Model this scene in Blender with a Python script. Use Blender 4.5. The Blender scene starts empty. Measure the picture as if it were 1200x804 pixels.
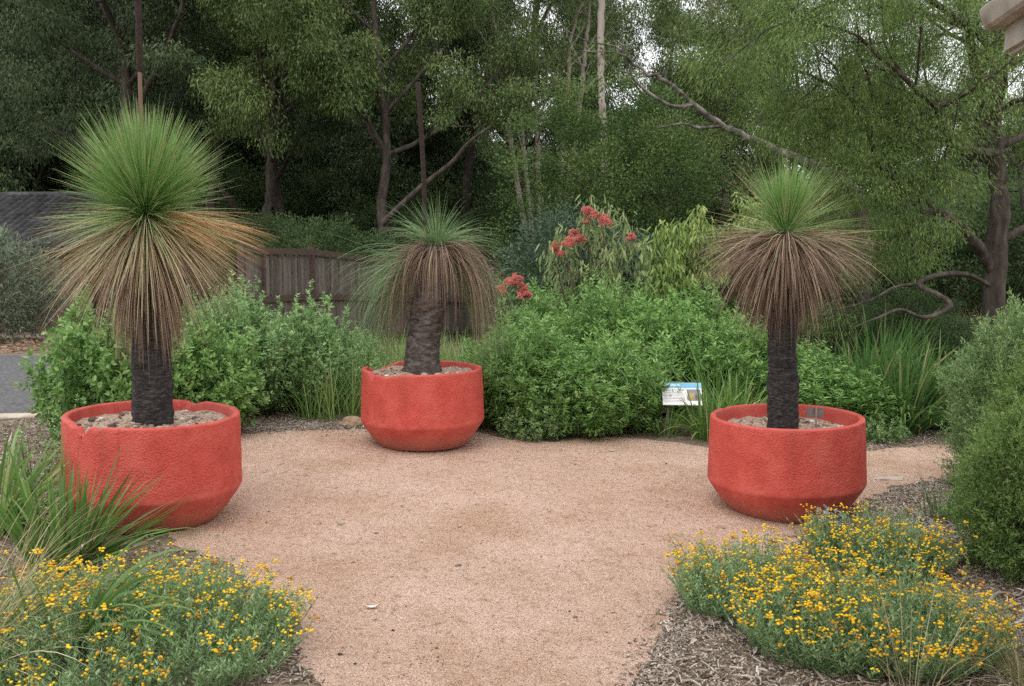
import bpy, math
import numpy as np
from mathutils import Vector, noise

PI = math.pi
scene = bpy.context.scene
COL = scene.collection

# ------------------------------------------------------------------ camera, world, sun, exposure
F_PX, HOR, CAM_Z = 1100.0, 290.0, 2.04
PITCH = math.atan((402 - HOR) / F_PX)
cam_d = bpy.data.cameras.new('camera')
cam_d.sensor_width = 36.0
cam_d.lens = 36.0 * F_PX / 1200.0
cam_d.clip_start = 0.05
cam_d.clip_end = 2000
cam = bpy.data.objects.new('camera', cam_d)
COL.objects.link(cam)
cam.location = (0, 0, CAM_Z)
cam.rotation_euler = (PI / 2 - PITCH, 0, 0)
scene.camera = cam

SUN_EL, SUN_AZ = math.radians(62), math.radians(200)     # azimuth clockwise from +Y
world = bpy.data.worlds.new('World')
scene.world = world
world.use_nodes = True
wn = world.node_tree
for n in list(wn.nodes):
    wn.nodes.remove(n)
w_out = wn.nodes.new('ShaderNodeOutputWorld')
w_bg = wn.nodes.new('ShaderNodeBackground')
w_sky = wn.nodes.new('ShaderNodeTexSky')
w_sky.sky_type = 'NISHITA'
w_sky.sun_disc = False
w_sky.sun_elevation = SUN_EL
w_sky.sun_rotation = SUN_AZ
w_sky.air_density = 1.0
w_sky.dust_density = 4.0
w_sky.ozone_density = 1.0
w_hs = wn.nodes.new('ShaderNodeHueSaturation')
w_hs.inputs['Saturation'].default_value = 0.22
w_bg.inputs['Strength'].default_value = 0.15
wn.links.new(w_sky.outputs[0], w_hs.inputs['Color'])
# overcast: a bright cloud layer over the sky, thinner in places
w_tc = wn.nodes.new('ShaderNodeTexCoord')
w_no = wn.nodes.new('ShaderNodeTexNoise')
w_no.inputs['Scale'].default_value = 2.5
w_no.inputs['Detail'].default_value = 6
w_mr = wn.nodes.new('ShaderNodeMapRange')
w_mr.inputs['From Min'].default_value = 0.3
w_mr.inputs['From Max'].default_value = 0.6
w_mr.inputs['To Min'].default_value = 0.72
w_mr.inputs['To Max'].default_value = 0.97
w_mx = wn.nodes.new('ShaderNodeMix')
w_mx.data_type = 'RGBA'
w_mx.inputs[7].default_value = (9.6, 9.7, 9.9, 1)
wn.links.new(w_tc.outputs['Generated'], w_no.inputs['Vector'])
wn.links.new(w_no.outputs['Fac'], w_mr.inputs['Value'])
wn.links.new(w_mr.outputs[0], w_mx.inputs[0])
wn.links.new(w_hs.outputs[0], w_mx.inputs[6])
wn.links.new(w_mx.outputs[2], w_bg.inputs['Color'])
wn.links.new(w_bg.outputs[0], w_out.inputs['Surface'])

sun_d = bpy.data.lights.new('sun', 'SUN')
sun_d.energy = 0.8
sun_d.angle = math.radians(35)
sun_d.color = (1.0, 0.95, 0.88)
sun = bpy.data.objects.new('sun', sun_d)
COL.objects.link(sun)
sun.rotation_euler = (PI / 2 - SUN_EL, 0, PI - SUN_AZ)

scene.view_settings.view_transform = 'Standard'
scene.view_settings.look = 'None'
scene.view_settings.gamma = 1.0
scene.view_settings.exposure = 0.3
scene.render.engine = 'CYCLES'
scene.cycles.use_denoising = False
scene.cycles.max_bounces = 7
scene.cycles.diffuse_bounces = 4
scene.cycles.glossy_bounces = 2
scene.cycles.transmission_bounces = 4
scene.cycles.transparent_max_bounces = 4
scene.cycles.sample_clamp_indirect = 4.0

# ------------------------------------------------------------------ placement helpers
CP, SP = math.cos(PITCH), math.sin(PITCH)


def smooth(t):
    t = np.clip(t, 0, 1)
    return t * t * (3 - 2 * t)


def gz(x, y):
    """height of the ground"""
    x = np.asarray(x, float)
    y = np.asarray(y, float)
    z = -0.045 - 0.035 * np.clip(x, -7, 5) + 0.0165 * np.clip(y, -2, 14.5)
    z = z - 0.75 * smooth((y - 15.0) / 12.0)
    z = z - 0.5 * smooth((y - 40.0) / 60.0)
    return z


def ray(px, py):
    a, b = (px - 600.0) / F_PX, -(py - 402.0) / F_PX
    return np.array([a, CP + b * SP, -SP + b * CP])


def at(px, py, Y):
    d = ray(px, py)
    return np.array([0, 0, CAM_Z]) + d * (Y / d[1])


def G(px, py):
    """point of the ground seen at a pixel of the photograph"""
    d = ray(px, py)
    t = 8.0
    for _ in range(40):
        p = np.array([0, 0, CAM_Z]) + d * t
        t = (float(gz(p[0], p[1])) - CAM_Z) / d[2]
    p = np.array([0, 0, CAM_Z]) + d * t
    return np.array([p[0], p[1], float(gz(p[0], p[1]))])


def gp(px, Y):
    """ground point in column px at depth Y"""
    x = (px - 600.0) / F_PX * Y * 1.0
    return np.array([x, Y, float(gz(x, Y))])


# ------------------------------------------------------------------ mesh helpers
def nrm(v):
    return v / np.maximum(np.linalg.norm(v, axis=-1, keepdims=True), 1e-9)


class Geo:
    """collects faces and links them as one mesh object"""

    def __init__(self):
        self.V, self.F, self.T, self.M, self.S = [], [], [], [], []
        self.n = 0

    def add(self, V, F, tint=0.5, mat=0, smooth=False):
        V = np.asarray(V, float).reshape(-1, 3)
        F = np.asarray(F, np.int64)
        if len(F) == 0:
            return self
        m = len(F)
        self.V.append(V)
        self.F.append(F + self.n)
        self.T.append(np.broadcast_to(np.asarray(tint, float), (m,)).copy())
        self.M.append(np.full(m, mat, np.int32))
        self.S.append(np.full(m, smooth, bool))
        self.n += len(V)
        return self

    def merged(self, g, mat=None, R=None, t=None, s=1.0):
        for V, F, T, M, S in zip(g.V, g.F, g.T, g.M, g.S):
            pass
        V = np.concatenate(g.V)
        if R is not None:
            V = V @ R.T
        V = V * s
        if t is not None:
            V = V + np.asarray(t)
        off = self.n
        self.V.append(V)
        for F, T, M, S in zip(g.F, g.T, g.M, g.S):
            self.F.append(F + off)
            self.T.append(T)
            self.M.append(M if mat is None else np.full(len(F), mat, np.int32))
            self.S.append(S)
        self.n += len(V)
        return self

    def mesh(self, name, mats):
        V = np.concatenate(self.V)
        me = bpy.data.meshes.new(name)
        me.vertices.add(len(V))
        me.vertices.foreach_set('co', V.astype(np.float32).ravel())
        tot = np.concatenate([np.full(len(F), F.shape[1], np.int32) for F in self.F])
        loops = np.concatenate([F.ravel() for F in self.F]).astype(np.int32)
        me.loops.add(len(loops))
        me.loops.foreach_set('vertex_index', loops)
        me.polygons.add(len(tot))
        start = np.zeros(len(tot), np.int32)
        start[1:] = np.cumsum(tot)[:-1]
        me.polygons.foreach_set('loop_start', start)
        me.polygons.foreach_set('loop_total', tot)
        for m in (mats if isinstance(mats, (list, tuple)) else [mats]):
            me.materials.append(m)
        me.polygons.foreach_set('material_index', np.concatenate(self.M))
        me.polygons.foreach_set('use_smooth', np.concatenate(self.S))
        a = me.attributes.new('tint', 'FLOAT', 'FACE')
        a.data.foreach_set('value', np.concatenate(self.T).astype(np.float32))
        me.update(calc_edges=True)
        me.validate()
        return me

    def build(self, name, mats, parent=None, loc=None):
        o = bpy.data.objects.new(name, self.mesh(name, mats))
        COL.objects.link(o)
        if parent is not None:
            o.parent = parent
        if loc is not None:
            o.location = loc
        return o


def tag(o, label=None, cat=None, group=None, kind=None):
    if label:
        o['label'] = label
    if cat:
        o['category'] = cat
    if group:
        o['group'] = group
    if kind:
        o['kind'] = kind
    return o


def thing(name, label, cat, loc=(0, 0, 0), rz=0.0, group=None):
    o = bpy.data.objects.new(name, None)
    COL.objects.link(o)
    o.location = [float(c) for c in loc]
    o.rotation_euler = (0, 0, rz)
    o.empty_display_size = 0.2
    return tag(o, label, cat, group)


def dup(root, loc, rz=0.0, s=1.0, label=None, group=None):
    r = root.copy()
    COL.objects.link(r)
    r.location = [float(c) for c in loc]
    r.rotation_euler = (0, 0, rz)
    r.scale = (s, s, s) if not isinstance(s, tuple) else s
    if label:
        r['label'] = label
    if group:
        r['group'] = group
    for ch in list(root.children):
        c = ch.copy()
        COL.objects.link(c)
        c.parent = r
        for g in list(ch.children):
            d = g.copy()
            COL.objects.link(d)
            d.parent = c
    return r


def struct(o):
    o['kind'] = 'structure'
    return o


def blades(rng, P, D, L, W, droop, segs=6, tint=0.5, base_w=0.6, tipw=0.05, side_rand=0.6, fold=0.0, tint_tip=0.0, pw=1.6):
    """curved tapering ribbons; tint (n,) plus tint_tip along the length"""
    P = np.asarray(P, float)
    n = len(P)
    D = nrm(np.asarray(D, float))
    L = np.broadcast_to(np.asarray(L, float), (n,))
    W = np.broadcast_to(np.asarray(W, float), (n,))
    droop = np.broadcast_to(np.asarray(droop, float), (n,))
    tint = np.broadcast_to(np.asarray(tint, float), (n,))
    tint_tip = np.broadcast_to(np.asarray(tint_tip, float), (n,))
    S = np.cross(D, np.array([0, 0, 1.0]))
    bad = np.linalg.norm(S, axis=1) < 0.05
    S[bad] = np.array([1.0, 0, 0])
    S = nrm(S + rng.normal(0, side_rand, (n, 3)))
    S = nrm(S - D * np.sum(S * D, 1, keepdims=True))
    k = 3 if fold else 2
    V = np.zeros((n, segs + 1, k, 3))
    pos, d = P.copy(), D.copy()
    for j in range(segs + 1):
        t = j / segs
        w = (base_w + (1 - base_w) * min(t / 0.3, 1.0)) * (1 - (1 - tipw) * max(0.0, (t - 0.35) / 0.65) ** pw)
        h = (W * w * 0.5)[:, None]
        V[:, j, 0] = pos - S * h
        V[:, j, k - 1] = pos + S * h
        if fold:
            V[:, j, 1] = pos - np.cross(S, d) * h * fold
        d = nrm(d + np.array([0, 0, -1.0]) * (droop / segs)[:, None] * (0.4 + 1.2 * t))
        pos = pos + d * (L / segs)[:, None]
    base = (np.arange(n) * (segs + 1) * k)[:, None, None]
    j = np.arange(segs)[None, :, None]
    c = np.arange(k - 1)[None, None, :]
    a = base + j * k + c
    F = np.stack([a, a + 1, a + k + 1, a + k], -1).reshape(-1, 4)
    tt = tint[:, None, None] + tint_tip[:, None, None] * ((np.arange(segs) + 0.5) / segs)[None, :, None] + np.zeros((1, 1, k - 1))
    return V.reshape(-1, 3), F, np.clip(tt, 0, 1).reshape(-1)


def leaves(rng, P, D, L, W, fold=0.25, up=None, kind='hex', roll=0.7):
    """folded leaf blades: base, two shoulders a side, tip"""
    P = np.asarray(P, float)
    n = len(P)
    D = nrm(np.asarray(D, float))
    L = np.broadcast_to(np.asarray(L, float), (n,))[:, None]
    W = np.broadcast_to(np.asarray(W, float), (n,))[:, None]
    U = np.array([0, 0, 1.0]) if up is None else np.asarray(up, float)
    S = np.cross(D, U + rng.normal(0, roll, (n, 3)))
    S = nrm(S + rng.normal(0, 0.02, (n, 3)))
    N = np.cross(S, D)
    if kind == 'hex':
        V = np.stack([P,
                      P + D * L * .30 + S * W * .48 + N * W * fold * .5,
                      P + D * L * .68 + S * W * .36 + N * W * fold * .4 - N * L * .03,
                      P + D * L - N * L * .10,
                      P + D * L * .68 - S * W * .36 + N * W * fold * .4 - N * L * .03,
                      P + D * L * .30 - S * W * .48 + N * W * fold * .5], 1)
        b = (np.arange(n) * 6)[:, None]
        F = np.concatenate([b + np.array([[0, 1, 2, 3]]), b + np.array([[0, 3, 4, 5]])], 1).reshape(-1, 4)
        return V.reshape(-1, 3), F, 2
    V = np.stack([P, P + D * L * .45 + S * W * .5, P + D * L, P + D * L * .45 - S * W * .5], 1)
    b = (np.arange(n) * 4)[:, None]
    F = b + np.array([[0, 1, 2, 3]])
    return V.reshape(-1, 3), F, 1


def tube(pts, rad, sides=8, knob=0.0, seed=0.0):
    pts = np.asarray(pts, float)
    n = len(pts)
    rad = np.broadcast_to(np.asarray(rad, float), (n,))
    T = np.gradient(pts, axis=0)
    T = nrm(T)
    ref = np.array([0.31, 0.95, 0.05]) if abs(T[0][2]) > 0.8 else np.array([0, 0, 1.0])
    V = []
    A = nrm(np.cross(T[0], ref))
    for i in range(n):
        A = nrm(A - T[i] * np.dot(A, T[i]))
        B = np.cross(T[i], A)
        th = np.arange(sides) / sides * 2 * PI
        rr = rad[i]
        if knob:
            rr = rad[i] * (1 + knob * np.array([noise.noise((math.cos(a) * 1.3 + seed, math.sin(a) * 1.3, i * .45)) + .6 * noise.noise((math.cos(a) * 3, math.sin(a) * 3 + seed, i * .9)) for a in th]))[:, None]
        V.append(pts[i] + rr * (np.cos(th)[:, None] * A + np.sin(th)[:, None] * B))
    V = np.concatenate(V)
    i = np.arange(n - 1)[:, None]
    s = np.arange(sides)[None, :]
    a = i * sides + s
    b = i * sides + (s + 1) % sides
    F = np.stack([a, b, b + sides, a + sides], -1).reshape(-1, 4)
    return V, F


def spline(pts, n):
    """smooth polyline through points (Catmull-Rom)"""
    P = np.asarray(pts, float)
    P = np.vstack([2 * P[0] - P[1], P, 2 * P[-1] - P[-2]])
    out = []
    m = len(P) - 3
    for u in np.linspace(0, m - 1e-6, n):
        i = int(u)
        t = u - i
        p0, p1, p2, p3 = P[i:i + 4]
        out.append(0.5 * ((2 * p1) + (-p0 + p2) * t + (2 * p0 - 5 * p1 + 4 * p2 - p3) * t * t + (-p0 + 3 * p1 - 3 * p2 + p3) * t ** 3))
    return np.array(out)


def box(x0, x1, y0, y1, z0, z1, bev=0.0):
    V = np.array([[x, y, z] for x in (x0, x1) for y in (y0, y1) for z in (z0, z1)], float)
    F = np.array([[0, 1, 3, 2], [4, 6, 7, 5], [0, 4, 5, 1], [2, 3, 7, 6], [0, 2, 6, 4], [1, 5, 7, 3]])
    return V, F


def boxes(P, A, B, C):
    """oriented boxes: centres P, half axes A B C (n,3)"""
    P, A, B, C = [np.asarray(q, float) for q in (P, A, B, C)]
    n = len(P)
    V = np.stack([P + sx * A + sy * B + sz * C for sx in (-1, 1) for sy in (-1, 1) for sz in (-1, 1)], 1)
    f = np.array([[0, 1, 3, 2], [4, 6, 7, 5], [0, 4, 5, 1], [2, 3, 7, 6], [0, 2, 6, 4], [1, 5, 7, 3]])
    F = ((np.arange(n) * 8)[:, None, None] + f[None]).reshape(-1, 4)
    return V.reshape(-1, 3), F


def ball(sub=1):
    t = (1 + 5 ** .5) / 2
    V = [(-1, t, 0), (1, t, 0), (-1, -t, 0), (1, -t, 0), (0, -1, t), (0, 1, t), (0, -1, -t), (0, 1, -t), (t, 0, -1), (t, 0, 1), (-t, 0, -1), (-t, 0, 1)]
    F = [(0, 11, 5), (0, 5, 1), (0, 1, 7), (0, 7, 10), (0, 10, 11), (1, 5, 9), (5, 11, 4), (11, 10, 2), (10, 7, 6), (7, 1, 8), (3, 9, 4), (3, 4, 2), (3, 2, 6), (3, 6, 8), (3, 8, 9), (4, 9, 5), (2, 4, 11), (6, 2, 10), (8, 6, 7), (9, 8, 1)]
    V = [np.array(v) / np.linalg.norm(v) for v in V]
    for _ in range(sub):
        mid, F2 = {}, []

        def m(a, b):
            k = (min(a, b), max(a, b))
            if k not in mid:
                p = V[a] + V[b]
                V.append(p / np.linalg.norm(p))
                mid[k] = len(V) - 1
            return mid[k]
        for a, b, c in F:
            ab, bc, ca = m(a, b), m(b, c), m(c, a)
            F2 += [(a, ab, ca), (b, bc, ab), (c, ca, bc), (ab, bc, ca)]
        F = F2
    return np.array(V), np.array(F)


BALL0, BALL1, BALL2 = ball(0), ball(1), ball(2)


def balls(P, R, squash=1.0, tmpl=BALL1, rng=None, lump=0.0):
    P = np.asarray(P, float)
    n = len(P)
    R = np.broadcast_to(np.asarray(R, float), (n,))
    bv, bf = tmpl
    S = np.array([1, 1, squash])
    V = bv[None] * S * R[:, None, None]
    if lump and rng is not None:
        V = V * (1 + rng.normal(0, lump, (n, len(bv), 1)))
    V = V + P[:, None]
    F = ((np.arange(n) * len(bv))[:, None, None] + bf[None]).reshape(-1, 3)
    return V.reshape(-1, 3), F, len(bf)


# ------------------------------------------------------------------ materials
def new_mat(name):
    m = bpy.data.materials.new(name)
    m.use_nodes = True
    nt = m.node_tree
    for n in list(nt.nodes):
        nt.nodes.remove(n)
    out = nt.nodes.new('ShaderNodeOutputMaterial')
    p = nt.nodes.new('ShaderNodeBsdfPrincipled')
    nt.links.new(p.outputs[0], out.inputs['Surface'])
    return m, nt, p, out


def ramp(nt, cols, fac):
    r = nt.nodes.new('ShaderNodeValToRGB')
    el = r.color_ramp.elements
    while len(el) < len(cols):
        el.new(0.5)
    for e, (pos, c) in zip(el, cols):
        e.position = pos
        e.color = (*c, 1)
    nt.links.new(fac, r.inputs['Fac'])
    return r


def leaf_mat(name, cols, trans=0.3, rough=0.5, vary=0.12, spec=0.35, gain=1.25):
    """tint of each leaf -> colour; a share of the light passes through the blade"""
    m, nt, p, out = new_mat(name)
    cols = [(q, tuple(min(.75, (v * .88 + .12 * (c[0] + c[1] + c[2]) / 3) * gain) for v in c)) for q, c in cols]
    a = nt.nodes.new('ShaderNodeAttribute')
    a.attribute_name = 'tint'
    r = ramp(nt, cols, a.outputs['Fac'])
    oi = nt.nodes.new('ShaderNodeObjectInfo')
    mr = nt.nodes.new('ShaderNodeMapRange')
    mr.inputs['To Min'].default_value = 1 - vary
    mr.inputs['To Max'].default_value = 1 + vary
    nt.links.new(oi.outputs['Random'], mr.inputs['Value'])
    hs = nt.nodes.new('ShaderNodeHueSaturation')
    nt.links.new(r.outputs[0], hs.inputs['Color'])
    nt.links.new(mr.outputs[0], hs.inputs['Value'])
    nt.links.new(hs.outputs[0], p.inputs['Base Color'])
    p.inputs['Roughness'].default_value = rough
    p.inputs['Specular IOR Level'].default_value = spec
    tr = nt.nodes.new('ShaderNodeBsdfTranslucent')
    nt.links.new(hs.outputs[0], tr.inputs['Color'])
    mx = nt.nodes.new('ShaderNodeMixShader')
    mx.inputs[0].default_value = trans
    nt.links.new(p.outputs[0], mx.inputs[1])
    nt.links.new(tr.outputs[0], mx.inputs[2])
    nt.links.new(mx.outputs[0], out.inputs['Surface'])
    return m


def noise_node(nt, scale, detail=4, rough=0.55, coord='Object', stretch=None):
    tc = nt.nodes.new('ShaderNodeTexCoord')
    n = nt.nodes.new('ShaderNodeTexNoise')
    n.inputs['Scale'].default_value = scale
    n.inputs['Detail'].default_value = detail
    n.inputs['Roughness'].default_value = rough
    if stretch:
        mp = nt.nodes.new('ShaderNodeMapping')
        mp.inputs['Scale'].default_value = stretch
        nt.links.new(tc.outputs[coord], mp.inputs['Vector'])
        nt.links.new(mp.outputs[0], n.inputs['Vector'])
    else:
        nt.links.new(tc.outputs[coord], n.inputs['Vector'])
    return n


def bump(nt, p, h, strength=0.5, dist=0.01, prev=None):
    b = nt.nodes.new('ShaderNodeBump')
    b.inputs['Strength'].default_value = strength
    b.inputs['Distance'].default_value = dist
    nt.links.new(h, b.inputs['Height'])
    if prev is not None:
        nt.links.new(prev.outputs[0], b.inputs['Normal'])
    nt.links.new(b.outputs[0], p.inputs['Normal'])
    return b


def mixc(nt, a, b, fac, mode='MIX'):
    m = nt.nodes.new('ShaderNodeMix')
    m.data_type = 'RGBA'
    m.blend_type = mode
    for sock, v in ((m.inputs[6], a), (m.inputs[7], b)):
        if isinstance(v, tuple):
            sock.default_value = (*v, 1)
        else:
            nt.links.new(v, sock)
    if isinstance(fac, (int, float)):
        m.inputs[0].default_value = fac
    else:
        nt.links.new(fac, m.inputs[0])
    return m.outputs[2]


def rough_mat(name, cols, scale=8, rough=0.85, bstr=0.5, bdist=0.01, stretch=None, detail=6, spec=0.3, tint=False):
    """weathered surface: noise -> colours, the same noise as relief"""
    m, nt, p, out = new_mat(name)
    n = noise_node(nt, scale, detail, 0.6, stretch=stretch)
    r = ramp(nt, cols, n.outputs['Fac'])
    c = r.outputs[0]
    if tint:
        a = nt.nodes.new('ShaderNodeAttribute')
        a.attribute_name = 'tint'
        mr = nt.nodes.new('ShaderNodeMapRange')
        mr.inputs['To Min'].default_value = 0.55
        mr.inputs['To Max'].default_value = 1.45
        nt.links.new(a.outputs['Fac'], mr.inputs['Value'])
        hs = nt.nodes.new('ShaderNodeHueSaturation')
        nt.links.new(c, hs.inputs['Color'])
        nt.links.new(mr.outputs[0], hs.inputs['Value'])
        c = hs.outputs[0]
    nt.links.new(c, p.inputs['Base Color'])
    p.inputs['Roughness'].default_value = rough
    p.inputs['Specular IOR Level'].default_value = spec
    bump(nt, p, n.outputs['Fac'], bstr, bdist)
    return m


def tint_mat(name, cols, rough=0.8, spec=0.25):
    m, nt, p, out = new_mat(name)
    a = nt.nodes.new('ShaderNodeAttribute')
    a.attribute_name = 'tint'
    r = ramp(nt, cols, a.outputs['Fac'])
    nt.links.new(r.outputs[0], p.inputs['Base Color'])
    p.inputs['Roughness'].default_value = rough
    p.inputs['Specular IOR Level'].default_value = spec
    return m


M = {}


def gravel_mat():
    m, nt, p, out = new_mat('decomposed_granite')
    tc = nt.nodes.new('ShaderNodeTexCoord')
    vo = nt.nodes.new('ShaderNodeTexVoronoi')
    vo.inputs['Scale'].default_value = 210
    nt.links.new(tc.outputs['Object'], vo.inputs['Vector'])
    sep = nt.nodes.new('ShaderNodeSeparateColor')
    nt.links.new(vo.outputs['Color'], sep.inputs[0])
    grain = ramp(nt, [(0.0, (.16, .115, .095)), (0.10, (.42, .275, .20)), (0.35, (.65, .445, .345)), (0.8, (.74, .53, .43)), (1.0, (.85, .74, .65))], sep.outputs[0])
    big = noise_node(nt, 1.3, 5, 0.6)
    patch = ramp(nt, [(0.32, (.84, .76, .66)), (0.46, (.97, .92, .86)), (0.56, (1.03, 1.0, .97)), (0.70, (1.13, 1.12, 1.11))], big.outputs['Fac'])
    c = mixc(nt, grain.outputs[0], patch.outputs[0], 1.0, 'MULTIPLY')
    mid = noise_node(nt, 16, 9, 0.78)
    dirt = ramp(nt, [(0.34, (.42, .38, .35)), (0.45, (.93, .92, .91)), (0.58, (1.0, 1.0, 1.0)), (0.72, (1.2, 1.19, 1.18))], mid.outputs['Fac'])
    c = mixc(nt, c, dirt.outputs[0], 0.9, 'MULTIPLY')
    nt.links.new(c, p.inputs['Base Color'])
    p.inputs['Roughness'].default_value = 0.95
    p.inputs['Specular IOR Level'].default_value = 0.15
    b1 = bump(nt, p, mid.outputs['Fac'], 0.8, 0.05)
    bump(nt, p, vo.outputs['Distance'], 0.5, 0.006, b1)
    return m


def ground_mat():
    m, nt, p, out = new_mat('leaf_litter_soil')
    n1 = noise_node(nt, 3.0, 6, 0.65)
    n2 = noise_node(nt, 45, 6, 0.7)
    a = ramp(nt, [(0.3, (.12, .09, .07)), (0.5, (.25, .195, .155)), (0.7, (.38, .32, .27))], n2.outputs['Fac'])
    b = ramp(nt, [(0.3, (.7, .72, .6)), (0.7, (1.1, 1.05, 1.0))], n1.outputs['Fac'])
    c = mixc(nt, a.outputs[0], b.outputs[0], 1.0, 'MULTIPLY')
    nt.links.new(c, p.inputs['Base Color'])
    p.inputs['Roughness'].default_value = 0.95
    p.inputs['Specular IOR Level'].default_value = 0.1
    b1 = bump(nt, p, n1.outputs['Fac'], 0.5, 0.05)
    bump(nt, p, n2.outputs['Fac'], 0.8, 0.02, b1)
    return m


def weather(nt, c):
    """soil splashed on the foot of the pots, sun-faded patches and grimy runs"""
    tc = nt.nodes.new('ShaderNodeTexCoord')
    sp = nt.nodes.new('ShaderNodeSeparateXYZ')
    nt.links.new(tc.outputs['Object'], sp.inputs[0])
    n = noise_node(nt, 14, 6, 0.7)
    ad = nt.nodes.new('ShaderNodeMath')
    ad.operation = 'MULTIPLY_ADD'
    nt.links.new(n.outputs['Fac'], ad.inputs[0])
    ad.inputs[1].default_value = -0.26
    nt.links.new(sp.outputs['Z'], ad.inputs[2])
    mr = nt.nodes.new('ShaderNodeMapRange')
    mr.inputs['From Min'].default_value = -0.10
    mr.inputs['From Max'].default_value = 0.06
    mr.inputs['To Min'].default_value = 0.55
    mr.inputs['To Max'].default_value = 0.0
    nt.links.new(ad.outputs[0], mr.inputs['Value'])
    c = mixc(nt, c, (.30, .19, .13), mr.outputs[0])
    f = noise_node(nt, 2.6, 4, 0.6)
    fr = ramp(nt, [(.50, (0, 0, 0)), (.72, (.30, .30, .30))], f.outputs['Fac'])
    c = mixc(nt, c, (.62, .17, .13), fr.outputs[0])
    g = noise_node(nt, 9, 5, 0.65, 'Object', (1.6, 1.6, .22))
    gr = ramp(nt, [(.56, (0, 0, 0)), (.74, (.22, .22, .22))], g.outputs['Fac'])
    return mixc(nt, c, (.22, .055, .042), gr.outputs[0])


def planter_mat():
    m, nt, p, out = new_mat('red_painted_stucco')
    tc = nt.nodes.new('ShaderNodeTexCoord')
    n1 = noise_node(nt, 84, 2, 0.5)
    n2 = noise_node(nt, 5, 5, 0.6)
    c1 = ramp(nt, [(0.28, (.44, .060, .045)), (0.5, (.55, .080, .060)), (0.72, (.60, .110, .085))], n2.outputs['Fac'])
    cav = ramp(nt, [(0.28, (.62, .60, .60)), (0.45, (1, 1, 1))], n1.outputs['Fac'])
    c = mixc(nt, c1.outputs[0], cav.outputs[0], 0.7, 'MULTIPLY')
    c = weather(nt, c)
    nt.links.new(c, p.inputs['Base Color'])
    p.inputs['Roughness'].default_value = 0.62
    p.inputs['Specular IOR Level'].default_value = 0.3
    bump(nt, p, n1.outputs['Fac'], 0.9, 0.010)
    m2, nt, p, out = new_mat('red_paint_smooth')
    n2 = noise_node(nt, 7, 5, 0.6)
    c1 = ramp(nt, [(0.28, (.42, .060, .045)), (0.5, (.52, .080, .062)), (0.72, (.57, .115, .092))], n2.outputs['Fac'])
    nt.links.new(weather(nt, c1.outputs[0]), p.inputs['Base Color'])
    p.inputs['Roughness'].default_value = 0.6
    p.inputs['Specular IOR Level'].default_value = 0.3
    n1 = noise_node(nt, 22, 5, 0.6)
    bump(nt, p, n1.outputs['Fac'], 0.35, 0.012)
    return m, m2


M['gravel'] = gravel_mat()
M['ground'] = ground_mat()
M['red'], M['red_smooth'] = planter_mat()
M['asphalt'] = rough_mat('asphalt', [(.3, (.06, .06, .063)), (.5, (.11, .108, .11)), (.66, (.17, .165, .16))], 24, .9, .5, .01)
M['mulch'] = tint_mat('wood_chips', [(0, (.045, .033, .026)), (.25, (.13, .095, .07)), (.5, (.26, .20, .15)), (.75, (.42, .355, .295)), (1, (.64, .59, .54))], .9)
M['pebble'] = tint_mat('loose_stones', [(0, (.06, .055, .055)), (.3, (.26, .17, .12)), (.6, (.42, .29, .22)), (1, (.70, .62, .55))], .85)
M['litter'] = tint_mat('leaf_litter', [(0, (.10, .055, .035)), (.5, (.27, .16, .10)), (1, (.42, .30, .21))], .85)
M['pot_soil'] = rough_mat('sandy_soil', [(.3, (.22, .155, .11)), (.5, (.42, .31, .235)), (.7, (.56, .45, .36))], 30, .95, .8, .02)
M['grass_trunk'] = rough_mat('charred_leaf_bases', [(.32, (.010, .009, .010)), (.5, (.030, .027, .027)), (.68, (.085, .075, .070))], 26, .85, .9, .015, (1, 1, 3.0))
M['grey_trunk'] = rough_mat('grey_leaf_bases', [(.30, (.030, .024, .022)), (.5, (.095, .078, .070)), (.70, (.19, .16, .145))], 16, .85, .9, .02, (1, 1, 2.5))
M['needle'] = leaf_mat('grass_tree_needles', [(0, (.052, .135, .022)), (.4, (.125, .275, .045)), (.62, (.24, .35, .115)), (.74, (.34, .33, .17)), (.88, (.40, .28, .14)), (1, (.47, .22, .07))], .25, .45, 0)
M['needle_blue'] = leaf_mat('blue_green_needles', [(0, (.050, .115, .040)), (.5, (.135, .24, .085)), (.8, (.25, .34, .16)), (1, (.40, .36, .20))], .25, .45, 0)
M['dead'] = leaf_mat('dead_needles', [(0, (.050, .028, .020)), (.35, (.145, .085, .055)), (.65, (.26, .17, .11)), (.85, (.40, .29, .20)), (1, (.42, .40, .20))], .15, .6, 0)
M['spike'] = rough_mat('dark_flower_spike', [(.35, (.016, .011, .010)), (.65, (.050, .032, .026))], 80, .95, .8, .006)
M['scape'] = rough_mat('brown_stalk', [(.35, (.12, .07, .045)), (.65, (.21, .13, .09))], 20, .8, .4, .004, (1, 1, .1))
M['bark_dark'] = rough_mat('rough_dark_bark', [(.3, (.022, .017, .014)), (.5, (.060, .047, .038)), (.7, (.12, .098, .082))], 9, .9, 1.0, .04, (1, 1, .25))
M['bark_brown'] = rough_mat('brown_bark', [(.3, (.020, .016, .013)), (.5, (.050, .039, .032)), (.7, (.095, .077, .064))], 9, .9, .8, .03, (1, 1, .3))
M['bark_pale'] = rough_mat('smooth_pale_bark', [(.28, (.13, .10, .085)), (.45, (.31, .26, .22)), (.75, (.46, .40, .35))], 3.5, .75, .3, .01, (1, 1, .35))
M['bark_grey'] = rough_mat('grey_limb_bark', [(.34, (.045, .040, .037)), (.5, (.11, .097, .088)), (.64, (.27, .23, .20))], 5, .85, .6, .02, (1, 1, 1))
M['stem'] = rough_mat('green_brown_stem', [(.3, (.06, .075, .025)), (.7, (.14, .13, .06))], 20, .8, .2, .004)
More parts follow.
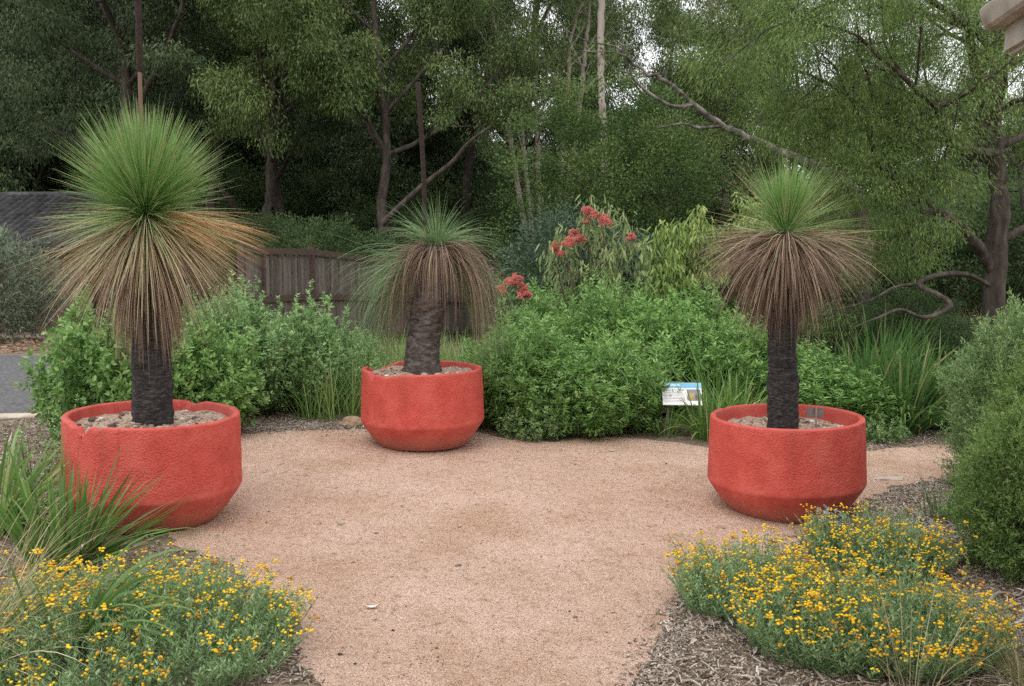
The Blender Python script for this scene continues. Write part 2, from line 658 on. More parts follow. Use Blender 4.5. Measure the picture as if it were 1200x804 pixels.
M['twig'] = rough_mat('woody_twig', [(.3, (.06, .042, .030)), (.7, (.16, .12, .09))], 15, .85, .4, .005)
M['fence_board'] = rough_mat('weathered_palings', [(.3, (.075, .060, .050)), (.5, (.14, .115, .098)), (.7, (.22, .19, .17))], 14, .9, .4, .006, (6, 6, .4), tint=True)
M['fence_rail'] = rough_mat('brown_fence_rail', [(.3, (.060, .038, .030)), (.7, (.12, .082, .066))], 10, .85, .3, .004, (1, 1, 6))
M['tile'] = rough_mat('dark_roof_tiles', [(.3, (.040, .038, .041)), (.55, (.075, .072, .076)), (.70, (.11, .105, .105)), (.78, (.24, .22, .21))], 5, .8, .3, .01, tint=True)
M['wall_dark'] = rough_mat('brown_brick', [(.3, (.07, .045, .035)), (.7, (.14, .09, .07))], 12, .9, .3, .01)
M['gutter'] = rough_mat('grimy_cream_gutter', [(.3, (.19, .165, .14)), (.5, (.34, .31, .265)), (.75, (.44, .405, .36))], 6, .5, .15, .003)
M['soffit'] = rough_mat('cream_soffit', [(.3, (.40, .34, .26)), (.7, (.52, .45, .36))], 3, .7, .1, .003)
M['cream_wall'] = rough_mat('cream_render', [(.3, (.42, .37, .29)), (.7, (.52, .46, .37))], 20, .9, .3, .004)
M['metal_roof'] = rough_mat('grey_roof_sheet', [(.3, (.16, .15, .145)), (.7, (.25, .24, .23))], 4, .6, .1, .003)
M['rock'] = rough_mat('sandstone', [(.3, (.22, .14, .09)), (.5, (.36, .25, .17)), (.7, (.46, .36, .27))], 9, .9, .7, .02)
M['concrete'] = rough_mat('pale_edging', [(.3, (.40, .33, .26)), (.7, (.56, .48, .40))], 12, .9, .4, .008)
M['label_grey'] = rough_mat('weathered_label', [(.3, (.13, .105, .10)), (.7, (.22, .18, .17))], 60, .7, .2, .002)
M['steel'] = rough_mat('dull_stake', [(.3, (.20, .16, .15)), (.7, (.32, .27, .25))], 40, .5, .2, .002)
M['yellow'] = tint_mat('yellow_button_flowers', [(0, (.26, .12, .02)), (.25, (.52, .25, .02)), (.5, (.72, .40, .012)), (1, (.85, .55, .02))], .75)
M['redflower'] = leaf_mat('red_gum_blossom', [(0, (.48, .080, .065)), (.5, (.72, .17, .14)), (1, (.75, .38, .31))], .3, .6, 0, gain=1.2)

GREEN = lambda a, b, c: [(0, a), (.5, b), (1, c)]
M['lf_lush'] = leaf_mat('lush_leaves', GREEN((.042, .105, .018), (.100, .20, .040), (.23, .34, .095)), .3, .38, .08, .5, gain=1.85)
M['lf_mint'] = leaf_mat('mint_bush_leaves', GREEN((.045, .095, .030), (.11, .20, .060), (.29, .38, .16)), .3, .45, .06, .4, gain=1.95)
M['lf_dark'] = leaf_mat('glossy_dark_leaves', GREEN((.030, .085, .022), (.070, .165, .040), (.14, .27, .075)), .25, .35, .06, .5)
M['lf_gumshrub'] = leaf_mat('flowering_gum_leaves', GREEN((.085, .125, .045), (.18, .24, .085), (.34, .36, .15)), .3, .42, .05, .4, gain=1.7)
M['lf_yellowgreen'] = leaf_mat('yellow_green_leaves', GREEN((.09, .15, .030), (.19, .28, .060), (.36, .40, .11)), .35, .42, .05, .4, gain=1.55)
M['lf_bluegreen'] = leaf_mat('blue_green_leaves', GREEN((.030, .062, .034), (.070, .125, .070), (.15, .21, .13)), .2, .5, .06, .3, gain=1.15)
M['lf_greyolive'] = leaf_mat('grey_olive_leaves', GREEN((.040, .052, .032), (.085, .105, .065), (.17, .20, .13)), .2, .6, .06, .2, gain=2.20)
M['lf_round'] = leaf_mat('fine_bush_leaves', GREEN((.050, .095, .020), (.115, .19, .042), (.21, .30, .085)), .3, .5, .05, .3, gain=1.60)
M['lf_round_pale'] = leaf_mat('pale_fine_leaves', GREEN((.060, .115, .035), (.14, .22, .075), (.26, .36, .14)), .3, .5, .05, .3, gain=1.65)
M['lf_silver'] = leaf_mat('silver_leaves', GREEN((.14, .19, .15), (.26, .32, .27), (.42, .47, .42)), .15, .7, 0, .1)
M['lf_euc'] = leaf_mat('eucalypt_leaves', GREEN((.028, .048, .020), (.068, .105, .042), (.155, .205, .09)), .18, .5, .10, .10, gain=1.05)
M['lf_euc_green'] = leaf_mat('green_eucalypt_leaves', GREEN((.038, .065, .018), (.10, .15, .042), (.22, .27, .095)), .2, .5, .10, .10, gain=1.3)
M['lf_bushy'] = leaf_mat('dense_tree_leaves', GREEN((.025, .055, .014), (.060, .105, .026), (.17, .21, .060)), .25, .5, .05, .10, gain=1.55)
M['lf_feather'] = leaf_mat('feathery_leaves', GREEN((.038, .066, .014), (.098, .155, .036), (.20, .275, .075)), .3, .5, .04, .10, gain=1.65)
M['lf_under'] = leaf_mat('understorey_leaves', GREEN((.030, .060, .022), (.070, .12, .040), (.14, .20, .075)), .3, .5, .12, .10, gain=1.0)
M['strap'] = leaf_mat('strap_leaves', [(0, (.040, .10, .016)), (.45, (.095, .20, .032)), (.75, (.22, .33, .085)), (.9, (.40, .36, .17)), (1, (.45, .32, .18))], .3, .35, .05, .5, gain=1.4)
M['strap_dark'] = leaf_mat('dark_strap_leaves', [(0, (.028, .080, .016)), (.5, (.062, .145, .030)), (.85, (.13, .22, .055)), (1, (.30, .26, .12))], .3, .5, .05, .15, gain=1.35)
M['straw'] = leaf_mat('dry_grass', [(0, (.10, .14, .035)), (.4, (.30, .27, .12)), (.7, (.46, .36, .20)), (1, (.60, .50, .34))], .25, .6, .05, .2)
M['lf_daisy'] = leaf_mat('grey_green_daisy_leaves', GREEN((.070, .125, .048), (.155, .245, .098), (.30, .38, .19)), .25, .6, .03, .2, 1.55)

# ------------------------------------------------------------------ the setting: ground, gravel court, road
def build_ground():
    xs = np.unique(np.concatenate([np.linspace(-400, -30, 14), np.linspace(-30, -8, 12), np.linspace(-8, 8, 33), np.linspace(8, 30, 12), np.linspace(30, 400, 14), [-7, 5]]))
    ys = np.unique(np.concatenate([np.linspace(-200, -10, 8), np.linspace(-10, 14, 25), np.linspace(14, 30, 20), np.linspace(30, 110, 20), np.linspace(110, 600, 10), [-2, 14.5]]))
    X, Y = np.meshgrid(xs, ys, indexing='ij')
    Z = gz(X, Y)
    far = smooth((np.hypot(X, Y) - 26) / 15)
    Z = Z + far * 0.25 * np.sin(X * .23 + 1) * np.cos(Y * .19)
    V = np.stack([X, Y, Z], -1).reshape(-1, 3)
    nx, ny = len(xs), len(ys)
    i = np.arange(nx - 1)[:, None]
    j = np.arange(ny - 1)[None, :]
    a = i * ny + j
    F = np.stack([a, a + ny, a + ny + 1, a + 1], -1).reshape(-1, 4)
    struct(Geo().add(V, F, smooth=True).build('ground', M['ground']))


def wobble(poly, step=0.06, amp=0.03, seed=0):
    """closed outline resampled with small natural wander"""
    rng = np.random.default_rng(seed)
    P = np.array(poly, float)
    out = []
    for a, b in zip(P, np.roll(P, -1, 0)):
        n = max(1, int(np.linalg.norm(b - a) / step))
        for k in range(n):
            out.append(a + (b - a) * k / n)
    out = np.array(out)
    q = np.array([[noise.noise((x * 2.1 + seed, y * 2.1, 3.7)), noise.noise((x * 2.1, y * 2.1 + seed, 9.1))] for x, y in out])
    q2 = rng.normal(0, amp * .35, q.shape)
    return out + q * amp * 2 + q2


def sheet(name, poly, mat, lift, step=0.25):
    """a sheet lying on the ground: outline + inner grid, triangulated"""
    from mathutils.geometry import delaunay_2d_cdt
    P = np.asarray(poly)
    x0, y0 = P.min(0)
    x1, y1 = P.max(0)
    gx, gy = np.meshgrid(np.arange(x0, x1, step), np.arange(y0, y1, step))
    pts = np.stack([gx.ravel(), gy.ravel()], 1)
    ins = inside(pts, P)
    pts = pts[ins]
    verts = [Vector(p) for p in P] + [Vector(p) for p in pts]
    n = len(P)
    edges = [(i, (i + 1) % n) for i in range(n)]
    v, e, f, *_ = delaunay_2d_cdt(verts, edges, [list(range(n))], 1, 1e-5)
    V = np.array([[p.x, p.y, 0] for p in v])
    V[:, 2] = gz(V[:, 0], V[:, 1]) + lift
    F = np.array([list(t) for t in f if len(t) == 3])
    a, b, c = V[F[:, 0]], V[F[:, 1]], V[F[:, 2]]
    flip = np.cross(b - a, c - a)[:, 2] < 0
    F[flip] = F[flip][:, ::-1]
    return struct(Geo().add(V, F, smooth=True).build(name, mat))


def inside(pts, poly):
    x, y = pts[:, 0], pts[:, 1]
    r = np.zeros(len(pts), bool)
    for (xa, ya), (xb, yb) in zip(poly, np.roll(poly, -1, 0)):
        c = ((ya > y) != (yb > y)) & (x < (xb - xa) * (y - ya) / (yb - ya + 1e-12) + xa)
        r ^= c
    return r


build_ground()
court_px = [(372, 803), (352, 755), (325, 700), (270, 660), (210, 640), (150, 590), (200, 520), (285, 509), (345, 506), (420, 503), (480, 502), (560, 506), (600, 516), (650, 519), (700, 512), (745, 514),
            (800, 520), (850, 527), (1020, 528), (1130, 520), (1230, 518), (1260, 556), (1130, 560), (1040, 572), (1010, 596), (950, 632), (880, 668), (800, 704), (778, 740), (756, 772), (745, 803)]
court = [tuple(G(*p)[:2]) for p in court_px]
court = court + [(.75, 2.0), (1.0, .4), (-1.2, .4), (-1.15, 2.0)]
COURT = wobble(court, .07, .035, 3)
sheet('gravel_path', COURT, M['gravel'], 0.004)
ROAD = wobble([(-26, 7.4), (-9, 8.2), (-5.2, 9.35), (-4.2, 10.2), (-3.4, 11.2), (-3.3, 12.6), (-4.6, 13.5), (-7.5, 14.0), (-12, 14.2), (-26, 14.3)], .15, .05, 5)
sheet('road', ROAD, M['asphalt'], 0.004, .6)


def scatter_in(rng, poly, n, avoid=None):
    P = np.asarray(poly)
    lo, hi = P.min(0), P.max(0)
    out = np.zeros((0, 2))
    while len(out) < n:
        p = rng.uniform(lo, hi, (n * 2, 2))
        p = p[inside(p, P)]
        if avoid is not None:
            for a in avoid:
                p = p[~inside(p, a)]
        out = np.vstack([out, p])
    return out[:n]


def chips(rng, xy, L, W, H, tint, tilt=.25, lift=0.0, z=None):
    n = len(xy)
    yaw = rng.uniform(0, 2 * PI, n)
    A = np.stack([np.cos(yaw), np.sin(yaw), rng.normal(0, tilt, n)], 1)
    A = nrm(A)
    B = nrm(np.cross(A, np.stack([rng.normal(0, tilt, n), rng.normal(0, tilt, n), -np.ones(n)], 1)))
    C = np.cross(A, B)
    zz = gz(xy[:, 0], xy[:, 1]) if z is None else z
    P = np.stack([xy[:, 0], xy[:, 1], zz + lift + H * .5 + rng.uniform(0, .012, n)], 1)
    V, F = boxes(P, A * (L / 2)[:, None], B * (W / 2)[:, None], C * (H / 2)[:, None])
    return V, F, np.repeat(tint, 6)


def mulch():
    rng = np.random.default_rng(11)
    g = Geo()
    areas = [([(0, 500), (60, 470), (120, 470), (290, 470), (420, 455), (425, 503), (285, 509), (200, 522), (150, 590), (60, 640), (-80, 640), (-80, 520)], 26000, 1.0),
             ([(640, 803), (745, 803), (790, 730), (880, 668), (1000, 620), (1040, 572), (1130, 558), (1260, 556), (1330, 640), (1330, 803), (1000, 830)], 42000, 1.0),
             ([(600, 803), (700, 803), (750, 730), (840, 660), (1000, 590), (1130, 545), (1130, 600), (1000, 650), (880, 700), (800, 760), (780, 803)], 26000, 1.0),
             ([(250, 530), (190, 560), (150, 600), (230, 680), (300, 700), (390, 803), (300, 803), (230, 660), (100, 600), (150, 530), (280, 500), (430, 490), (430, 515), (290, 522)], 12000, 1.0),
             ([(1000, 502), (1140, 495), (1260, 500), (1260, 530), (1130, 531), (1020, 532)], 5000, 1.0),
             ([(-120, 803), (-120, 640), (60, 640), (225, 640), (340, 720), (372, 803)], 6000, 1.0)]
    for poly, n, s in areas:
        P = np.array([G(*p)[:2] for p in poly])
        xy = scatter_in(rng, P, n)
        m = len(xy)
        long = rng.random(m)
        L = np.where(long < .88, rng.lognormal(math.log(.013), .5, m), rng.uniform(.03, .08, m)).clip(.005, .09)
        W = np.minimum(L * rng.uniform(.18, .6, m), rng.uniform(.003, .010, m))
        t = np.clip(rng.beta(1.9, 1.5, m) + rng.normal(0, .05, m), 0, 1)
        inc = inside(xy, COURT)
        dist = np.sqrt(((xy[:, None, :] - COURT[None, ::2, :]) ** 2).sum(-1).min(1))
        keep = np.where(inc, rng.random(m) < .55 * np.exp(-dist / .055) + .004, rng.random(m) < 1.0 - .35 * np.exp(-dist / .05))
        xy, L, W, t = xy[keep], L[keep], W[keep], t[keep]
        V, F, T = chips(rng, xy, L, W, rng.uniform(.002, .006, len(xy)), t, .40)
        g.add(V, F, T)
    o = g.build('mulch', M['mulch'])
    tag(o, kind='stuff')
    # loose stones and grit on the gravel
    g = Geo()
    vis = np.array([G(*p)[:2] for p in [(330, 803), (250, 640), (280, 505), (600, 500), (1140, 520), (1130, 560), (790, 700), (750, 803)]])
    xy = scatter_in(rng, vis, 14000)
    xy = xy[inside(xy, COURT)]
    r = rng.lognormal(math.log(.0022), .42, len(xy))
    r = np.minimum(r, .012)
    ex = scatter_in(rng, np.array([G(*p)[:2] for p in [(330, 803), (200, 640), (120, 560), (200, 500), (600, 490), (1140, 500), (1200, 570), (900, 720), (840, 803)]]), 40000)
    ex = ex[~inside(ex, COURT)]
    de = np.sqrt(((ex[:, None, :] - COURT[None, ::2, :]) ** 2).sum(-1).min(1))
    ex = ex[rng.random(len(ex)) < np.exp(-de / .045)]
    xy = np.vstack([xy, ex])
    r = np.concatenate([r, rng.uniform(.002, .0055, len(ex))])
    P = np.stack([xy[:, 0], xy[:, 1], gz(xy[:, 0], xy[:, 1]) + .004 + r * .3], 1)
    V, F, k = balls(P, r, .7, BALL0, rng, .18)
    g.add(V, F, np.repeat(np.clip(rng.beta(1.6, 1.5, len(xy)), 0, 1), k))
    tag(g.build('loose_gravel', M['pebble']), kind='stuff')
    g = Geo()
    pts = []
    for px, py, k, sx in ((480, 775, 130, .16), (505, 750, 60, .08), (330, 690, 40, .10), (840, 690, 90, .12), (780, 745, 160, .14), (800, 640, 40, .12), (640, 560, 40, .3), (430, 640, 30, .3), (600, 700, 50, .35), (350, 520, 60, .3), (1060, 560, 80, .2)):
        k = k // 3
        c = G(px, py)[:2]
        pts.append(c + rng.normal(0, sx, (k, 2)) * np.array([1.3, .8]))
    xy = np.concatenate(pts)
    L = rng.lognormal(math.log(.0075), .45, len(xy)).clip(.003, .022)
    V, F, k = balls(np.stack([xy[:, 0], xy[:, 1], gz(xy[:, 0], xy[:, 1]) + .005 + L * .1], 1), L * .5, .5, BALL1, rng, .22)
    g.add(V, F, np.repeat(rng.beta(1.3, 2.2, len(xy)), k))
    lx = scatter_in(rng, vis, 120)
    lx = lx[inside(lx, COURT)]
    n = len(lx)
    V, F, k = leaves(rng, np.stack([lx[:, 0], lx[:, 1], gz(lx[:, 0], lx[:, 1]) + .008], 1), np.stack([rng.normal(0, 1, n), rng.normal(0, 1, n), rng.normal(0, .08, n)], 1), rng.uniform(.015, .05, n), rng.uniform(.003, .009, n), fold=.5)
    g.add(V, F, np.repeat(rng.beta(1.6, 1.4, n), k))
    tag(g.build('drifted_chips', M['mulch']), kind='stuff')
    # dry leaves and bark strips on the beds
    g = Geo()
    for poly, n in (([(640, 803), (745, 803), (790, 735), (880, 690), (1000, 640), (1130, 570), (1260, 560), (1330, 640), (1330, 803)], 620), ([(0, 500), (60, 470), (290, 475), (420, 462), (425, 500), (285, 507), (150, 590), (0, 640)], 420)):
        xy = scatter_in(rng, np.array([G(*q)[:2] for q in poly]), n)
        xy = xy[~inside(xy, COURT)]
        n = len(xy)
        D = np.stack([rng.normal(0, 1, n), rng.normal(0, 1, n), rng.normal(0, .22, n)], 1)
        P = np.stack([xy[:, 0], xy[:, 1], gz(xy[:, 0], xy[:, 1]) + rng.uniform(.008, .03, n)], 1)
        V, F, k = leaves(rng, P, D, rng.uniform(.05, .12, n), rng.uniform(.008, .024, n), fold=.5)
        g.add(V, F, np.repeat(np.clip(rng.beta(2.2, 1.2, n), 0, 1), k))
    tag(g.build('bed_litter', M['mulch']), kind='stuff')
    # brown leaf litter on the verge behind the road and under the trees
    g = Geo()
    xy = scatter_in(rng, np.array([(-14, 14.0), (-7.5, 14.1), (-4.4, 13.6), (-3.4, 12.8), (-3.2, 15.0), (-5, 16.2), (-14, 16.6)]), 5200)
    D = np.stack([rng.normal(0, 1, len(xy)), rng.normal(0, 1, len(xy)), rng.normal(0, .2, len(xy))], 1)
    P = np.stack([xy[:, 0], xy[:, 1], gz(xy[:, 0], xy[:, 1]) + rng.uniform(.01, .05, len(xy))], 1)
    V, F, k = leaves(rng, P, D, rng.uniform(.06, .14, len(xy)), rng.uniform(.015, .035, len(xy)), kind='q')
    g.add(V, F, np.repeat(rng.random(len(xy)), k))
    tag(g.build('leaf_litter', M['litter']), kind='stuff')


mulch()


# ------------------------------------------------------------------ red planters
def planter(name, label, loc, tilt, notches, rot, soil_z, cracks=()):
    """notches: (angle, half width, depth, which side: o outer, i inner, b both)"""
    root = thing(name, label, 'planter', loc, 0, 'red planters')
    root.rotation_euler = tilt
    N = 540
    prof = []                                            # radius, height, zone
    for r, z in ((.02, .0), (.30, .0), (.425, .0), (.445, .012), (.505, .090), (.575, .195), (.590, .222), (.598, .236), (.600, .248)):
        prof.append((r, z, 0))
    for k in range(1, 19):
        t = k / 18
        prof.append((.600 - .019 * t, .248 + .474 * t, 1))
    for r, z in ((.580, .730), (.577, .735), (.570, .738), (.556, .7385), (.544, .738), (.537, .734), (.533, .726), (.529, .69), (.523, .65), (.51, .56), (.50, .44)):
        prof.append((r, z, 0))
    prof = np.array(prof)
    th = np.arange(N) / N * 2 * PI
    K = len(prof)
    V = np.zeros((K, N, 3))
    for k in range(K):
        r, z, _ = prof[k]
        rr = np.full(N, r)
        zz = np.full(N, z)
        if z > .15:
            rr = rr + np.array([.0030 * noise.noise((math.cos(a) * 4 + rot, math.sin(a) * 4, z * 7)) + .0016 * noise.noise((math.cos(a) * 16, math.sin(a) * 16 + rot, z * 22)) for a in th])
        for ac in cracks:
            if z > .3:
                da = np.abs((th - math.radians(ac) - .02 * noise.noise((z * 14, rot, 0)) + PI) % (2 * PI) - PI)
                rr = rr - .009 * np.clip(1 - da / .014, 0, 1) * (1 if z > .5 else (z - .3) / .2) * (1 if r > .54 else 0)
        if z > .45:
            for (a0, hw, dep, side) in notches:
                d = np.abs((th - math.radians(a0) + PI) % (2 * PI) - PI) / math.radians(hw)
                jag = np.array([noise.noise((a * 40, rot, 2.0)) for a in th])
                prof_d = np.clip(1.15 - d ** 1.2 + jag * .45 * np.clip(1.4 - d, 0, 1), 0, 1.1) * dep
                w = 1.0
                if side == 'o':
                    w = np.clip((r - .54) / .03, 0, 1) if True else 1
                if side == 'i':
                    w = np.clip((.57 - r) / .03, 0, 1)
                lim = .7385 - prof_d * w
                cut = zz > lim
                zz = np.where(cut, lim + (zz - .7385) * .12, zz)
        V[k, :, 0] = rr * np.cos(th)
        V[k, :, 1] = rr * np.sin(th)
        V[k, :, 2] = zz
    i = np.arange(K - 1)[:, None]
    j = np.arange(N)[None, :]
    a = i * N + j
    b = i * N + (j + 1) % N
    F = np.stack([a, b, b + N, a + N], -1)
    zone = np.minimum(prof[:-1, 2], prof[1:, 2]).astype(int)
    g = Geo()
    allV = V.reshape(-1, 3)
    g.V.append(allV)
    g.n = len(allV)
    for zn, mi in ((1, 0), (0, 1)):
        f = F[zone == zn].reshape(-1, 4)
        g.F.append(f)
        g.T.append(np.full(len(f), .5))
        g.M.append(np.full(len(f), mi, np.int32))
        g.S.append(np.full(len(f), True))
    g.build('pot', [M['red'], M['red_smooth']], root)
    # soil
    rng = np.random.default_rng(int(rot * 10) + 5)
    g = Geo()
    R, A = 14, 60
    V = [[0, 0, soil_z + .02]]
    for q in range(1, R + 1):
        for w in range(A):
            an = w / A * 2 * PI
            r = .526 * q / R
            h = .018 * noise.noise((r * math.cos(an) * 9 + rot, r * math.sin(an) * 9, 1)) + .03 * noise.noise((r * math.cos(an) * 3, r * math.sin(an) * 3, rot))
            V.append([r * math.cos(an), r * math.sin(an), soil_z + h])
    F = []
    for q in range(1, R):
        for w in range(A):
            p0 = 1 + (q - 1) * A + w
            p1 = 1 + (q - 1) * A + (w + 1) % A
            F.append([p0, p0 + A, p1 + A, p1])
    g.add(np.array(V), np.array(F), smooth=True)
    g.add(np.array(V), np.array([[0, 1 + w, 1 + (w + 1) % A] for w in range(A)]), smooth=True)
    soil = g.build('soil', M['pot_soil'], root)
    g = Geo()
    n = 420
    rr = .49 * np.sqrt(rng.random(n))
    an = rng.uniform(0, 2 * PI, n)
    xy = np.stack([rr * np.cos(an), rr * np.sin(an)], 1)
    z = np.array([soil_z + .018 * noise.noise((x * 9 + rot, y * 9, 1)) + .03 * noise.noise((x * 3, y * 3, rot)) for x, y in xy])
    L = rng.lognormal(math.log(.016), .55, n).clip(.006, .065)
    V, F, k_ = balls(np.stack([xy[:, 0], xy[:, 1], z + L * .12], 1), L * .5, .55, BALL1, rng, .16)
    T = np.repeat(np.clip(rng.beta(1.5, 1.6, n), 0, 1), k_)
    g.add(V, F, T)
    tag(g.build('surface_stones', M['pebble'], soil), kind='stuff')
    return root


def polar(px, py, planter_xyz):
    return None


PL = np.array([-2.531, 6.479, 0])
PR = np.array([2.152, 7.229, 0])
PM = np.array([-.871, 9.045, 0])
ZL, ZR, ZM = .152, -.003, .143
planter('planter', 'red planter with a long crack and a notched rim, behind the strap leaves', (PL[0], PL[1], ZL), (0, math.radians(1.9), 0),
        [(243, 6.5, .064, 'b'), (233, 9, .024, 'b'), (254, 5, .018, 'b'), (87, 7, .075, 'i'), (79, 8, .024, 'b')], 1.3, .668, (270,))
planter('planter', 'red planter with an intact round rim and a label stake in its soil', (PR[0], PR[1], ZR), (0, math.radians(-1.0), 0),
        [(133, 5, .012, 'o'), (236, 2, .012, 'o'), (302, 3, .008, 'o'), (43, 2, .010, 'i')], 4.7, .628)
planter('planter', 'red planter with a broken chipped rim, standing farther back than the other two', (PM[0], PM[1], ZM), (0, 0, 0),
        [(238, 14, .032, 'b'), (222, 6, .060, 'b'), (147, 24, .066, 'b'), (251, 3, .024, 'b')], 7.9, .690)


# ------------------------------------------------------------------ grass trees
def trunk_geo(path, r_of, seed, rings=90, sides=40, amp=.012, band=26):
    P = spline(path, rings)
    T = nrm(np.gradient(P, axis=0))
    th = np.arange(sides) / sides * 2 * PI
    V = []
    s = 0
    for i in range(rings):
        t = i / (rings - 1)
        if i:
            s += np.linalg.norm(P[i] - P[i - 1])
        A = nrm(np.cross(T[i], np.array([0, 1.0, .01])))
        B = np.cross(T[i], A)
        rr = r_of(t) + np.array([amp * noise.noise((math.cos(a) * 1.6 + seed, math.sin(a) * 1.6, s * band)) +
                                 amp * .6 * noise.noise((math.cos(a) * 5, math.sin(a) * 5 + seed, s * band * 2)) +
                                 amp * 1.0 * noise.noise((math.cos(a) * .8, math.sin(a) * .8 + seed, s * 7)) for a in th])
        V.append(P[i] + rr[:, None] * (np.cos(th)[:, None] * A + np.sin(th)[:, None] * B))
    V = np.concatenate(V)
    i = np.arange(rings - 1)[:, None]
    j = np.arange(sides)[None, :]
    a = i * sides + j
    b = i * sides + (j + 1) % sides
    return V, np.stack([a, b, b + sides, a + sides], -1).reshape(-1, 4)


def sph(az, el):
    return np.stack([np.cos(el) * np.cos(az), np.cos(el) * np.sin(az), np.sin(el)], -1)


def needles(rng, top, n, el_lo, el_hi, L, Ls, W, droop, tint, tint_tip, r0=.05, segs=7, az=None, zs=.05, power=1.0, side=.6):
    azs = rng.uniform(0, 2 * PI, n) if az is None else rng.uniform(az[0], az[1], n)
    u = rng.random(n) ** power
    el = np.radians(el_lo + (el_hi - el_lo) * u)
    D = sph(azs, el) + rng.normal(0, .05, (n, 3))
    P = np.asarray(top) + sph(azs, el * 0) * r0 * rng.uniform(.3, 1, n)[:, None] + np.stack([np.zeros(n), np.zeros(n), rng.uniform(-zs, zs, n) + np.sin(el) * r0 * .6], 1)
    Ln = rng.normal(L, Ls, n).clip(L * .45, L * 1.35)
    t = np.clip(rng.normal(tint[0], tint[1], n), 0, 1)
    dr = np.clip(rng.normal(droop[0], droop[1], n), 0, None)
    tt = np.clip(rng.normal(tint_tip[0], tint_tip[1], n), -.5, .8)
    return blades(rng, P, D, Ln, W * rng.uniform(.75, 1.2, n), dr, segs, t, .8, .15, side, 0.0, tt)


def grass_tree_left():
    loc = (PL[0] + .03, PL[1] - .02, ZL + .665)
    root = thing('grass_tree', 'grass tree with a big round green needle crown over a flaring straw skirt', 'grass tree', loc, 0, 'grass trees in the planters')
    rng = np.random.default_rng(21)
    H = 1.465
    g = Geo().add(*trunk_geo([(0, 0, -.08), (.0, 0, .3), (.01, 0, .7), (0, 0, 1.0), (.0, 0, H - .10)], lambda t: .134 - .012 * t + .006 * math.sin(t * 9), 3.1), smooth=True)
    g.build('trunk', M['grass_trunk'], root)
    top = (0.0, 0, H)
    g = Geo()
    for n, a, b, L, Ls, dr, ti, tt in ((1500, 34, 88, .61, .06, (.14, .08), (.32, .10), (.24, .12)),
                                       (600, 18, 50, .51, .06, (.16, .08), (.34, .10), (.24, .12)),
                                       (360, 4, 28, .44, .07, (.20, .10), (.40, .12), (.24, .12))):
        V, F, T = needles(rng, top, n, a, b, L, Ls, .0046, dr, ti, tt, .055, power=.8)
        g.add(V, F, T)
    V, F, T = needles(rng, (0, 0, H - .03), 420, -5, 40, .30, .08, .0044, (.3, .15), (.34, .12), (.15, .1), .07)
    g.add(V, F, T)
    g.build('needle_crown', M['needle'], root)
    g = Geo()
    for n, a, b, L, Ls, dr, ti, tt in ((330, -10, 8, .62, .09, (.28, .14), (.62, .08), (.12, .10)),
                                       (480, -42, -10, .72, .09, (.40, .18), (.72, .06), (.04, .08))):
        V, F, T = needles(rng, (0, 0, H - .05), n, a, b, L, Ls, .0046, dr, ti, tt, .08)
        g.add(V, F, T)
    # the rusty tuft on one side
    V, F, T = needles(rng, (0.03, 0, H - .04), 200, -16, 3, .72, .09, .0046, (.38, .1), (.93, .05), (0.03, .05), .08, az=(-.75, .55))
    g.add(V, F, T)
    g.build('fading_needles', M['needle'], root)
    g = Geo()
    for n, a, b, L, Ls, dr, ti, tt, zs in ((640, -46, -14, .70, .12, (.65, .30), (.60, .20), (.15, .15), .06),
                                           (800, -86, -52, .66, .12, (1.5, .5), (.52, .22), (.12, .15), .10),
                                           (900, -89, -74, .68, .11, (1.0, .3), (.34, .18), (.1, .1), .12)):
        V, F, T = needles(rng, (0, 0, H - .09), n, a, b, L, Ls, .0052, dr, ti, tt, .11, zs=zs)
        g.add(V, F, T)
    g.build('dead_skirt', M['dead'], root)
    spike(root, [(0.0, .0, H + .08), (-.005, 0, H + .45), (.0, 0, H + .93)], .0135, [(.0, 0, H + .93), (.006, 0, H + 1.5), (.0, 0, H + 2.35)], .0215)


def spike(root, scape_path, r1, spike_path, r2):
    s = Geo().add(*tube(spline(scape_path, 14), r1, 8), smooth=True).build('flower_stalk', M['scape'], root)
    pts = spline(spike_path, 60)
    rr = np.array([r2 * (1 + .18 * noise.noise((0, 0, i * .8))) for i in range(60)])
    rr[0] *= .7
    rr[-1] *= .25
    rr[-2] *= .7
    Geo().add(*tube(pts, rr, 12), smooth=True).build('flower_spike', M['spike'], s)


